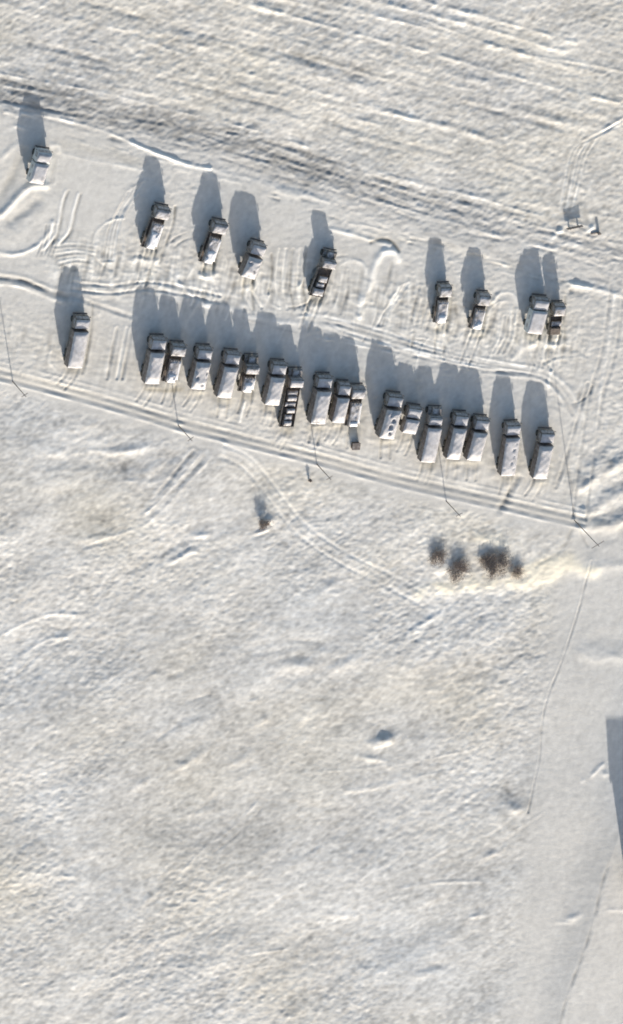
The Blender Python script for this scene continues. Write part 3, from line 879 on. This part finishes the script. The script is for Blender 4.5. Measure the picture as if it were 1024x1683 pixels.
def snow_cap(name, parent, x0, x1, y0, y1, z, th=0.26, arch=0.0, seed=0, m='snowcap', holes=0.0, sx=0.45, sy=0.55, n_y=None):
    """a rounded layer of snow lying on a roof, thinner towards its edges"""
    r = random.Random(seed)
    nx = 16
    ny = n_y or max(6, int((y1 - y0) / 0.26))
    ph = [r.uniform(0, 6.28) for _ in range(8)]
    w, h_ = x1 - x0, y1 - y0
    bm = bmesh.new()
    top, bot = [], []
    for j in range(ny + 1):
        rowt, rowb = [], []
        for i in range(nx + 1):
            u, v = i / nx, j / ny
            u = 0.5 - 0.5 * math.cos(math.pi * u) if True else u
            x, y = x0 + u * w, y0 + v * h_
            ex = min(1.0, (x - x0) / (sx * 0.45), (x1 - x) / (sx * 0.95))
            ey = min(1.0, (y - y0) / (sy * 1.55), (y1 - y) / (sy * 0.5))
            e = max(0, ex) ** 0.92 * max(0, ey) ** 0.92
            nz = 0.5 + 0.25 * (math.sin(x * 2.7 + ph[0] + 1.1 * y) + math.sin(y * 1.9 + ph[1])) * 0.6 + 0.2 * math.sin(x * 5.1 + ph[2]) * math.sin(y * 4.3 + ph[3])
            t = th * e * (1 + 0.35 * (nz - 0.5))
            if holes and math.sin(x * 3.3 + ph[4] + 1.4 * math.sin(y * 2.1 + ph[6])) * math.sin(y * 2.6 + ph[5]) > 1 - holes:
                t *= 0.1
            az = arch * (1 - ((x - (x0 + x1) / 2) / (w / 2)) ** 2)
            jit = 0.03 * math.sin(9 * y + ph[7]) if i in (0, nx) else 0
            rowt.append(bm.verts.new((x + jit, y, z + az + t + 0.012)))
            rowb.append(bm.verts.new((x + jit, y, z + az + 0.004)))
        top.append(rowt); bot.append(rowb)
    for j in range(ny):
        for i in range(nx):
            bm.faces.new((top[j][i], top[j][i + 1], top[j + 1][i + 1], top[j + 1][i]))
            bm.faces.new((bot[j][i], bot[j + 1][i], bot[j + 1][i + 1], bot[j][i + 1]))
    for j in range(ny):
        bm.faces.new((top[j][0], top[j + 1][0], bot[j + 1][0], bot[j][0]))
        bm.faces.new((top[j][nx], bot[j][nx], bot[j + 1][nx], top[j + 1][nx]))
    for i in range(nx):
        bm.faces.new((top[0][i], bot[0][i], bot[0][i + 1], top[0][i + 1]))
        bm.faces.new((top[ny][i], top[ny][i + 1], bot[ny][i + 1], bot[ny][i]))
    return bm_obj(name, bm, M[m], parent, smooth=True)


def canopy(parent, x, y0, y1, z0, z1, rise=0.22):
    """tarpaulin stretched over hoops: straight sides, arched top, sagging between hoops"""
    bm = bmesh.new()
    ny = max(6, int((y1 - y0) / 0.4))
    rows = []
    for j in range(ny + 1):
        y = y0 + (y1 - y0) * j / ny
        sag = 0.03 if j % 2 else 0
        row = [(-x, z0), (-x - 0.01, z0 + (z1 - z0) * 0.5)]
        for k in range(9):
            u = -1 + 2 * k / 8
            row.append((u * x, z1 + rise * (1 - abs(u) ** 2.4) - sag))
        row += [(x + 0.01, z0 + (z1 - z0) * 0.5), (x, z0)]
        rows.append([bm.verts.new((a, y, c)) for a, c in row])
    for j in range(ny):
        for i in range(len(rows[0]) - 1):
            bm.faces.new((rows[j][i], rows[j + 1][i], rows[j + 1][i + 1], rows[j][i + 1]))
    bm.faces.new(rows[0]); bm.faces.new(rows[-1][::-1])
    return bm_obj('canopy', bm, M['canvas'], parent)


def cab_over(t, yf, w, roof, seed, snow=True, paint='paint'):
    x = w / 2
    bm = bmesh.new()
    prism(bm, [(yf - 2.0, 0.85), (yf, 0.85), (yf + 0.02, 1.55), (yf - 0.22, roof - 0.08), (yf - 0.35, roof), (yf - 1.9, roof), (yf - 2.0, roof - 0.08)][::-1], -x + 0.05, x - 0.05)
    bmesh.ops.recalc_face_normals(bm, faces=bm.faces)
    bm_obj('cab', bm, M[paint], t)
    bm = bmesh.new()
    for s in (-1, 1):
        xa, xb = sorted((s * 0.05, s * (x - 0.22)))
        v = [bm.verts.new(p) for p in ((xa, yf + 0.012, 1.66), (xb, yf + 0.012, 1.66), (xb, yf - 0.165, roof - 0.22), (xa, yf - 0.165, roof - 0.22))]
        q = [bm.verts.new(c.co + Vector((0, 0.015, 0.01))) for c in v]
        bm.faces.new(q); bm.faces.new(v[::-1])
        for i in range(4):
            j = (i + 1) % 4
            bm.faces.new((v[i], v[j], q[j], q[i]))
    bmesh.ops.recalc_face_normals(bm, faces=bm.faces)
    bm_obj('windscreen', bm, M['glass'], t)
    for s in (-1, 1):
        bm = bmesh.new(); xa, xb = sorted((s * (x - 0.052), s * (x - 0.035)))
        box(bm, xa, xb, yf - 1.25, yf - 0.35, 1.62, roof - 0.28)
        bm_obj('side_window', bm, M['glass'], t)
        bm = bmesh.new()
        tube(bm, (s * (x - 0.3), yf + 0.02, 1.12), (s * (x - 0.3), yf + 0.09, 1.12), 0.12, 0.11, 10)
        bm_obj('headlight', bm, M['lamp'], t)
        bm = bmesh.new(); xa, xb = sorted((s * (x + 0.06), s * (x + 0.24)))
        box(bm, xa, xb, yf - 0.06, yf - 0.01, 1.7, 2.15)
        box(bm, *sorted((s * (x - 0.06), s * (x + 0.1))), yf - 0.05, yf - 0.02, 2.0, 2.03)
        bm_obj('mirror', bm, M['frame'], t)
    bm = bmesh.new()
    box(bm, -x + 0.02, x - 0.02, yf + 0.03, yf + 0.26, 0.55, 0.84, 0.03)
    bm_obj('bumper', bm, M['frame'], t)
    if snow:
        snow_cap('cab_snow', t, -x + 0.08, x - 0.08, yf - 1.97, yf - 0.34, roof, 0.17, 0, seed, 'snowcap' if snow == 1 else 'frost', sx=0.3, sy=0.5)


def cab_bonnet(t, yf, w, roof, seed, snow=True, paint='paint'):
    """cab behind an engine bonnet"""
    x = w / 2
    bm = bmesh.new()
    prism(bm, [(yf - 1.35, 0.95), (yf, 0.95), (yf, 1.45), (yf - 0.15, 1.62), (yf - 1.35, 1.78)][::-1], -0.62, 0.62)
    bmesh.ops.recalc_face_normals(bm, faces=bm.faces)
    bm_obj('bonnet', bm, M[paint], t)
    for s in (-1, 1):
        bm = bmesh.new()
        xa, xb = sorted((s * 0.64, s * (x - 0.05)))
        prism(bm, [(yf - 1.4, 1.1), (yf - 1.2, 1.32), (yf - 0.35, 1.34), (yf - 0.05, 1.05), (yf - 0.05, 0.97), (yf - 0.4, 1.24), (yf - 1.15, 1.22), (yf - 1.33, 1.05)], xa, xb)
        bmesh.ops.recalc_face_normals(bm, faces=bm.faces)
        bm_obj('mudguard', bm, M[paint], t)
        bm = bmesh.new()
        tube(bm, (s * 0.86, yf - 0.12, 1.12), (s * 0.86, yf + 0.03, 1.12), 0.12, 0.12, 10)
        bm_obj('headlight', bm, M['lamp'], t)
    y1 = yf - 1.37
    bm = bmesh.new()
    prism(bm, [(y1 - 1.5, 0.95), (y1, 0.95), (y1, 1.75), (y1 - 0.2, roof), (y1 - 1.5, roof)][::-1], -x + 0.12, x - 0.12)
    bmesh.ops.recalc_face_normals(bm, faces=bm.faces)
    bm_obj('cab', bm, M[paint], t)
    bm = bmesh.new()
    for s in (-1, 1):
        xa, xb = sorted((s * 0.05, s * (x - 0.26)))
        box(bm, xa, xb, y1 - 0.11, y1 - 0.04, 1.84, roof - 0.16)
    bm_obj('windscreen', bm, M['glass'], t)
    bm = bmesh.new()
    box(bm, -x + 0.06, x - 0.06, yf + 0.03, yf + 0.22, 0.6, 0.84, 0.03)
    bm_obj('bumper', bm, M['frame'], t)
    if snow:
        snow_cap('cab_snow', t, -x + 0.15, x - 0.15, y1 - 1.48, y1 - 0.2, roof, 0.17, 0, seed, 'snowcap' if snow == 1 else 'frost', sx=0.3, sy=0.5)
        snow_cap('bonnet_snow', t, -0.58, 0.58, yf - 1.3, yf - 0.2, 1.62, 0.16, 0, seed + 3, 'frost', sx=0.3, sy=0.3)


def running_gear(t, yf, yr, w, axles):
    x = w / 2
    bm = bmesh.new()
    for s in (-1, 1):
        box(bm, s * 0.42 - 0.05, s * 0.42 + 0.05, yr + 0.15, yf - 0.25, 0.72, 0.94)
    y = yr + 0.4
    while y < yf - 0.6:
        box(bm, -0.368, 0.368, y, y + 0.1, 0.76, 0.90)
        y += 1.1
    for a in axles:
        tube(bm, (-x + 0.35, a, 0.56), (x - 0.35, a, 0.56), 0.09, 0.09, 8)
        for s in (-1, 1):
            tube(bm, (s * 0.42, a, 0.56), (s * 0.42, a, 0.74), 0.07, 0.07, 6)
    bm_obj('chassis', bm, M['frame'], t)
    for a in axles:
        for s in (-1, 1):
            o = link('wheel', TYRE, None, t)
            o.location = (s * (x - 0.22), a, 0.56)
            o.rotation_euler = (0, 0, 0 if s > 0 else math.pi)
            r_ = link('rim', RIM, None, o)
    bm = bmesh.new()
    ym = axles[0] - 1.3
    tube(bm, (x - 0.42, ym - 0.45, 0.78), (x - 0.42, ym + 0.35, 0.78), 0.24, 0.24, 12)
    bm_obj('fuel_tank', bm, M['paint2'], t)
    for s in (-1, 1):
        bm = bmesh.new()
        box(bm, s * 0.95 - 0.14, s * 0.95 + 0.14, yr + 0.02, yr + 0.08, 0.74, 0.88)
        bm_obj('tail_lamp', bm, M['lamp'], t)


def bed(t, y0, y1, w, side=0.55, planks=True):
    x = w / 2
    bm = bmesh.new(); box(bm, -x, x, y0, y1, 0.98, 1.10)
    bm_obj('bed_floor', bm, M['planks'], t)
    for s in (-1, 1):
        for k in range(2):
            bm = bmesh.new()
            xa, xb = sorted((s * (x - 0.045), s * x))
            box(bm, xa, xb, y0, y1, 1.105 + k * side / 2, 1.09 + (k + 1) * side / 2)
            bm_obj('side_board', bm, M['paint'], t)
    for y in (y0, y1 - 0.045):
        bm = bmesh.new(); box(bm, -x + 0.05, x - 0.05, y, y + 0.045, 1.105, 1.09 + side)
        bm_obj('tailgate' if y == y0 else 'headboard', bm, M['paint'], t)


def truck(label, front, rear, kind, seed, cabk='over', name='army_truck', group='army trucks parked in the long row', opts=None):
    o_ = dict(roof=2.62, top=2.85, w=2.72, cab_snow=1, cap='snowcap', th=0.56, holes=0.0, paint='paint')
    o_.update(opts or {})
    zt = o_['top'] + 0.3
    f, r = P(front[0], front[1], o_['roof']), P(rear[0], rear[1], zt)
    d = Vector((f.x - r.x, f.y - r.y, 0))
    L = d.length
    c = (f + r) / 2
    rz = math.atan2(-d.x, d.y)
    t = thing(name, label, 'truck', (c.x, c.y, ground_z(c.x, c.y) - 0.02), rz, group)
    rz += random.Random(seed * 7).uniform(-0.02, 0.02)
    t.rotation_euler = (0, 0, rz)
    if 'paint' not in (opts or {}):
        o_['paint'] = ('paint', 'paint2', 'paint')[seed % 3]
    w = o_['w']; x = w / 2
    yf, yr = L / 2 - 0.05, -L / 2
    cl = 2.05 if cabk == 'over' else 2.92
    (cab_over if cabk == 'over' else cab_bonnet)(t, yf, w, o_['roof'], seed, o_['cab_snow'], o_['paint'])
    by1 = yf - cl - 0.42
    fa = yf - 0.95 if cabk == 'over' else yf - 0.75
    axles = [fa, yr + 2.15, yr + 0.95] if L > 7 else [fa, yr + 1.2]
    running_gear(t, yf, yr, w, axles)
    if kind == 'canvas':
        bed(t, yr, by1, w)
        canopy(t, x + 0.02, yr + 0.02, by1 - 0.02, 1.62, o_['top'] - 0.02, 0.2)
        snow_cap('snow_cover', t, -x - 0.0, x + 0.0, yr + 0.02, by1 - 0.03, o_['top'], o_['th'], 0.17, seed + 1, o_['cap'], o_['holes'], sx=0.6, sy=0.85)
    elif kind == 'box':
        bm = bmesh.new(); box(bm, -x, x, yr, by1 + 0.2, 1.0, o_['top'], 0.06)
        bm_obj('shelter_body', bm, M['van'] if o_.get('pale') else M['paint2'], t)
        for k in range(2):
            bm = bmesh.new(); yy_ = yr + 0.8 + k * 1.6
            box(bm, -x - 0.02, -x - 0.004, yy_, yy_ + 0.7, 1.75, 2.25)
            bm_obj('side_window', bm, M['glass'], t)
        bm = bmesh.new(); box(bm, -0.45, 0.45, yr - 0.03, yr - 0.004, 1.05, 2.5, 0.01)
        bm_obj('rear_door', bm, M['paint2'], t)
        snow_cap('snow_cover', t, -x + 0.03, x - 0.03, yr + 0.03, by1 + 0.17, o_['top'], o_['th'], 0.0, seed + 1, o_['cap'], o_['holes'], sx=0.4, sy=0.5)
    elif kind == 'flat':
        bed(t, yr, by1, w, 0.5)
        rr = random.Random(seed)
        y = yr + 0.35
        while y < by1 - 1.1:
            l_ = rr.uniform(0.8, 1.3)
            wid = rr.uniform(0.7, 1.05); hh = rr.uniform(0.5, 1.15); xo = rr.uniform(-0.15, 0.15)
            bm = bmesh.new(); box(bm, xo - wid, xo + wid, y, min(y + l_, by1 - 0.1), 1.105, 1.1 + hh, 0.04)
            bm_obj('cargo_crate', bm, M['planks'] if rr.random() < 0.5 else M['canvas'], t)
            if rr.random() < 0.6:
                snow_cap('crate_snow', t, xo - wid + 0.05, xo + wid - 0.05, y + 0.05, min(y + l_, by1 - 0.1) - 0.05, 1.1 + hh, 0.16, 0, seed + int(y * 10), 'frost', 0, 0.3, 0.3, 5)
            y += l_ + rr.uniform(0.1, 0.35)
    elif kind == 'launcher':
        # low deck with a bundle of long tubes and stowage boxes, patchy with snow
        bed(t, yr, by1, w, 0.28)
        bm = bmesh.new(); box(bm, -0.55, 0.55, yr + 1.1, yr + 2.3, 1.105, 1.7, 0.05)
        bm_obj('turntable', bm, M['paint'], t)
        for row in range(2):
            for k in range(4):
                bm = bmesh.new()
                xo = -0.95 + k * 0.44
                tube(bm, (xo, yr + 0.3, 1.95 + row * 0.42), (xo, by1 - 0.35, 2.05 + row * 0.42), 0.2, 0.2, 10)
                bm_obj('tube', bm, M['paint2'], t)
        snow_cap('tube_frost', t, -1.1, 0.55, yr + 0.5, by1 - 0.5, 2.60, 0.10, 0.0, seed + 2, 'frost', 0.5, 0.3, 0.4)
        snow_cap('snow_cover', t, -0.9, 0.6, yr + 0.35, yr + 0.45 + (by1 - yr) * o_.get('cov', 0.5), 2.62, 0.28, 0.0, seed, 'freshsnow', 0.2, 0.35, 0.4)
        bm = bmesh.new(); box(bm, x - 0.60, x - 0.06, yr + 0.6, by1 - 0.8, 1.105, 1.8, 0.02)
        bm_obj('stowage_box', bm, M['paint'], t)
        snow_cap('box_snow', t, x - 0.61, x - 0.04, yr + 0.6, by1 - 0.8, 1.8, 0.22, 0, seed + 5, 'freshsnow', 0, 0.2, 0.3)
    return t


ROW = 'army trucks parked side by side in the long row'
UP = 'army trucks parked in the upper bays'
truck('covered truck at the west end of the long row, broad snow on its canvas top', (263, 557), (251, 632), 'canvas', 1, group=ROW)
truck('dark equipment truck second from the west in the row, white heap at its tail', (296, 568), (284, 634), 'launcher', 2, group=ROW, opts=dict(cab_snow=2, cap='snowcap', cov=0.3))
truck('covered truck third from the west in the row, pitted snow on its roof', (339, 573), (327, 641), 'canvas', 3, group=ROW, opts=dict(holes=0.2))
truck('covered truck fourth from the west in the row, pushed snow bank at its lower left', (385, 581), (370, 655), 'canvas', 4, group=ROW)
truck('short dark truck fifth from the west, almost lost in shade, hardly any snow', (420, 590), (409, 650), 'launcher', 5, group=ROW, cabk='bonnet', opts=dict(cab_snow=2, roof=2.9, top=2.9))
truck('covered truck sixth from the west in the row, just left of the long brown flatbed', (462, 598), (448, 667), 'canvas', 6, group=ROW)
truck('long brown open flatbed truck in the row reaching further south than its neighbours', (491, 612), (474, 704), 'flat', 7, group=ROW, cabk='bonnet', opts=dict(cab_snow=1, top=1.9, roof=2.85))
truck('covered truck just right of the long brown flatbed, crisp white right edge', (537, 620), (523, 698), 'canvas', 8, group=ROW, opts=dict(top=3.1, w=2.8))
truck('narrow covered truck between the crisp white one and the dark tube carrier', (569, 632), (557, 696), 'canvas', 9, group=ROW, opts=dict(w=2.35))
truck('dark greenish tube carrier truck in the row with a white strip down its right side', (592, 638), (583, 706), 'launcher', 10, group=ROW, opts=dict(cab_snow=2, cov=0.15, cap='frost', w=2.6))
truck('covered truck with blotchy snow on its roof right of the gap in the row', (653, 651), (636, 722), 'canvas', 11, group=ROW, opts=dict(holes=0.45, top=3.15, w=2.9))
truck('shortest truck of the row, one unbroken bright snow roof', (685, 670), (673, 714), 'box', 12, group=ROW, opts=dict(roof=2.3, top=2.5, cab_snow=1, th=0.36))
truck('long covered truck of the row showing two white bars behind its cab', (720, 674), (705, 761), 'canvas', 13, group=ROW, cabk='bonnet', opts=dict(th=0.24))
truck('big covered truck right of the one with two white bars, broad flat snow roof', (761, 682), (746, 756), 'canvas', 14, group=ROW, opts=dict(w=2.6))
truck('covered truck at the right end of the closed row, bright edge, broad tail of snow', (796, 689), (779, 758), 'canvas', 15, group=ROW)
truck('covered truck standing alone between the closed row and the easternmost truck', (846, 698), (836, 783), 'canvas', 16, group=ROW, opts=dict(th=0.22, holes=0.15))
truck('easternmost truck of the lower row, slim white roof edge, bare ground beyond it', (903, 711), (888, 788), 'canvas', 17, group=ROW)
truck('lone truck at far left of the lower row beside wheel ruts', (138, 523), (124, 606), 'canvas', 18, group=ROW, opts=dict(th=0.24))
truck('snow covered truck at the upper left parked behind a pushed snow mound', (76, 250), (61, 303), 'box', 19, group=UP, opts=dict(th=0.3, roof=2.75, top=2.75, pale=True, paint='van'))
truck('dark truck in the upper bays with a white patch amidships, left of its twin', (272, 343), (249, 414), 'launcher', 20, group=UP, opts=dict(cab_snow=2, cov=0.55))
truck('dark truck in the upper bays with a thin white stripe, second of the three together', (366, 367), (344, 438), 'launcher', 21, group=UP, opts=dict(cab_snow=2, cov=0.4))
truck('wide snowy truck in the upper bays right of the two dark striped ones', (429, 402), (409, 458), 'canvas', 22, group=UP, opts=dict(holes=0.3, cab_snow=1))
truck('dark open truck in the middle upper bay beside a loop of wheel tracks', (549, 417), (522, 490), 'flat', 23, group=UP, cabk='bonnet', opts=dict(cab_snow=2, top=1.9))
truck('grey truck in the right upper bays with a square white heap at its tail', (735, 471), (728, 536), 'launcher', 24, group=UP, opts=dict(cab_snow=2, cov=0.3, w=2.3))
truck('grey truck in the right upper bays beside looping tracks, slanting white heap at tail', (799, 485), (786, 546), 'launcher', 25, group=UP, opts=dict(cab_snow=2, cov=0.3, w=2.3))
truck('pale box truck with a clean rectangular roof at upper right', (893, 492), (880, 550), 'box', 26, group=UP, opts=dict(pale=True, cab_snow=1, th=0.14, w=2.9, roof=2.65, top=2.9, cap='snowcap'))
truck('small dark truck right beside the pale box truck', (922, 502), (913, 553), 'flat', 27, group=UP, opts=dict(cab_snow=2, top=2.0, w=2.2))

# ------------------------------------------------------------------ poles
def pole(px, py, h, label, arm=0.65):
    b_ = P(px, py)
    t = thing('utility_pole', label, 'pole', (b_.x, b_.y, ground_z(b_.x, b_.y) - 0.3), math.radians(random.uniform(20, 30)), 'utility poles along the south road')
    bm = bmesh.new(); tube(bm, (0, 0, 0), (0, 0, h + 0.3), 0.095, 0.06, 10)
    bm_obj('pole_shaft', bm, M['wood'], t, True)
    bm = bmesh.new(); box(bm, -arm, arm, 0.08, 0.16, h - 0.33, h - 0.23)
    bm_obj('crossarm', bm, M['wood'], t)
    for s in (-0.9, -0.35, 0.35, 0.9):
        bm = bmesh.new(); tube(bm, (s * arm, 0.12, h - 0.23), (s * arm, 0.12, h - 0.03), 0.05, 0.035, 8)
        bm_obj('insulator', bm, M['ceramic'], t)


pole(21, 627, 6.8, 'thin wooden utility pole at the west end of the south road')
pole(293, 699, 6.8, 'thin wooden utility pole south of the third truck from the west')
pole(521, 763, 6.8, 'thin wooden utility pole by the road, right beside a tiny dark shrub')
pole(733, 823, 6.8, 'thin wooden utility pole by the road just above the scrubby pale belt')
pole(944, 855, 11.5, 'tall dark pole where the south road meets the path at right', 1.3)


# ------------------------------------------------------------------ shrubs, heaps, posts
def shrub(px, py, r, h, label, seed, n=230):
    b_ = P(px, py)
    rr = random.Random(seed)
    t = thing('leafless_shrub', label, 'shrub', (b_.x, b_.y, ground_z(b_.x, b_.y) - 0.03), rr.uniform(0, 6), 'leafless shrubs in the snow')
    tips = []
    bm = bmesh.new()
    for k in range(26):
        a = rr.uniform(0, 6.28); d = rr.uniform(0.2, 1) * r * 0.8
        base = Vector((math.cos(a) * d * 0.35, math.sin(a) * d * 0.35, 0))
        mid = Vector((math.cos(a) * d * 0.7, math.sin(a) * d * 0.7, h * rr.uniform(0.45, 0.6)))
        tip = Vector((math.cos(a) * d * 1.05, math.sin(a) * d * 1.05, h * rr.uniform(0.75, 1.0)))
        tube(bm, base, mid, 0.035, 0.022, 5, False)
        tube(bm, mid, tip, 0.022, 0.01, 5, False)
        tips += [mid, tip, (mid + tip) / 2]
    bm_obj('stem', bm, M['twig'], t)
    bm = bmesh.new()
    for k in range(n * 3):
        c = rr.choice(tips) + Vector((rr.gauss(0, r * 0.16), rr.gauss(0, r * 0.16), rr.gauss(0, h * 0.12)))
        c.z = max(0.05, c.z)
        d = Vector((rr.gauss(0, 1), rr.gauss(0, 1), rr.gauss(0.4, 0.8))).normalized()
        s = d.cross(Vector((rr.random(), rr.random(), rr.random()))).normalized() * rr.uniform(0.012, 0.045)
        L = rr.uniform(0.12, 0.32)
        v = [bm.verts.new(p) for p in (c - s, c + s, c + s * 0.5 + d * L, c - s * 0.5 + d * L)]
        bm.faces.new(v)
    o = bm_obj('twigs', bm, M['twig'], t)
    o['kind'] = 'stuff'
    return t


shrub(815, 924, 3.1, 0.95, 'largest dark shrub on the pale scrubby belt, in its middle', 1, 1100)
shrub(799, 921, 2.2, 0.8, 'dark shrub touching the left side of the largest one on the pale belt', 2, 520)
shrub(752, 938, 2.7, 0.95, 'wide dark shrub below and right of a bright snow patch on the pale belt', 3, 850)
shrub(720, 914, 2.2, 0.8, 'small dark shrub at the left end of the pale scrubby belt', 4, 520)
shrub(850, 938, 2.0, 0.55, 'low greyish shrub at the right side of the largest dark shrub', 5, 330)
shrub(431, 858, 1.5, 1.25, 'lone dark shrub with a white drift at its foot, left of centre', 13, 420)
shrub(508, 788, 0.3, 0.75, 'tiny dark shrub just below the middle utility pole', 8, 90)


# crate under a tarpaulin behind the dark tube carrier
p0 = P(583, 731)
t = thing('covered_crate', 'squat brown crate on the snow behind the dark tube carrier', 'crate', (p0.x, p0.y, ground_z(p0.x, p0.y) - 0.02), -0.15)
bm = bmesh.new(); box(bm, -0.7, 0.7, -0.6, 0.6, 0, 0.75, 0.04)
bm_obj('crate_body', bm, M['planks'], t)
bm = bmesh.new(); box(bm, -0.76, 0.76, -0.66, 0.66, 0.755, 0.83, 0.03)
bm_obj('crate_lid', bm, M['canvas'], t)

# two-legged rack and post at the upper right
p0 = P(942, 372)
t = thing('wooden_rack', 'two legged wooden board rack in trampled snow at the upper right', 'rack', (p0.x, p0.y, ground_z(p0.x, p0.y) - 0.05), 0.05)
for s in (-0.85, 0.85):
    bm = bmesh.new(); box(bm, s - 0.12, s + 0.12, -0.1, 0.1, 0, 1.0)
    bm_obj('leg', bm, M['wood'], t)
for k in range(3):
    bm = bmesh.new(); box(bm, -1.5, 1.5, 0.105, 0.16, 0.45 + k * 0.25, 0.68 + k * 0.25)
    bm_obj('board', bm, M['wood'], t)
p0 = P(983, 382)
t = thing('wooden_post', 'short dark post on a low sill right of the two legged rack', 'post', (p0.x, p0.y, ground_z(p0.x, p0.y) - 0.05), 0.0)
bm = bmesh.new(); box(bm, -0.26, 0.26, -0.14, 0.14, 0, 0.95, 0.02)
bm_obj('upright', bm, M['wood'], t)
bm = bmesh.new(); box(bm, -1.4, -0.265, -0.12, 0.12, 0, 0.22, 0.02)
bm_obj('sill', bm, M['wood'], t)

# unseen shed past the right edge, a guess added to cast the long shadow
c0 = P(1074, 1420)
t = thing('unseen_shed', 'tall unseen shed, guessed from the long blue shadow at the right edge', 'shed', (c0.x, c0.y, ground_z(1, 1) * 0 + 0.0), -0.08)
xs_, ys_ = 5.2, 3.6
bm = bmesh.new(); box(bm, -xs_, xs_, -ys_, ys_, -0.5, 6.4)
bm_obj('wall', bm, M['planks'], t)
bm = bmesh.new()
prism(bm, [(-ys_ - 0.4, 6.35), (0, 8.5), (ys_ + 0.4, 6.35), (ys_ + 0.4, 6.55), (0, 8.7), (-ys_ - 0.4, 6.55)], -xs_ - 0.3, xs_ + 0.3)
bmesh.ops.recalc_face_normals(bm, faces=bm.faces)
bm_obj('roof', bm, M['canvas'], t)
bm = bmesh.new()
prism(bm, [(-ys_ - 0.35, 6.58), (0, 8.71), (ys_ + 0.35, 6.58), (ys_ + 0.3, 6.8), (0, 8.9), (-ys_ - 0.3, 6.8)], -xs_ - 0.25, xs_ + 0.25)
bmesh.ops.recalc_face_normals(bm, faces=bm.faces)
bm_obj('roof_snow', bm, M['freshsnow'], t)
bm = bmesh.new(); box(bm, -1.2, 1.2, -ys_ - 0.06, -ys_ - 0.004, 0.0, 2.8)
bm_obj('door', bm, M['wood'], t)
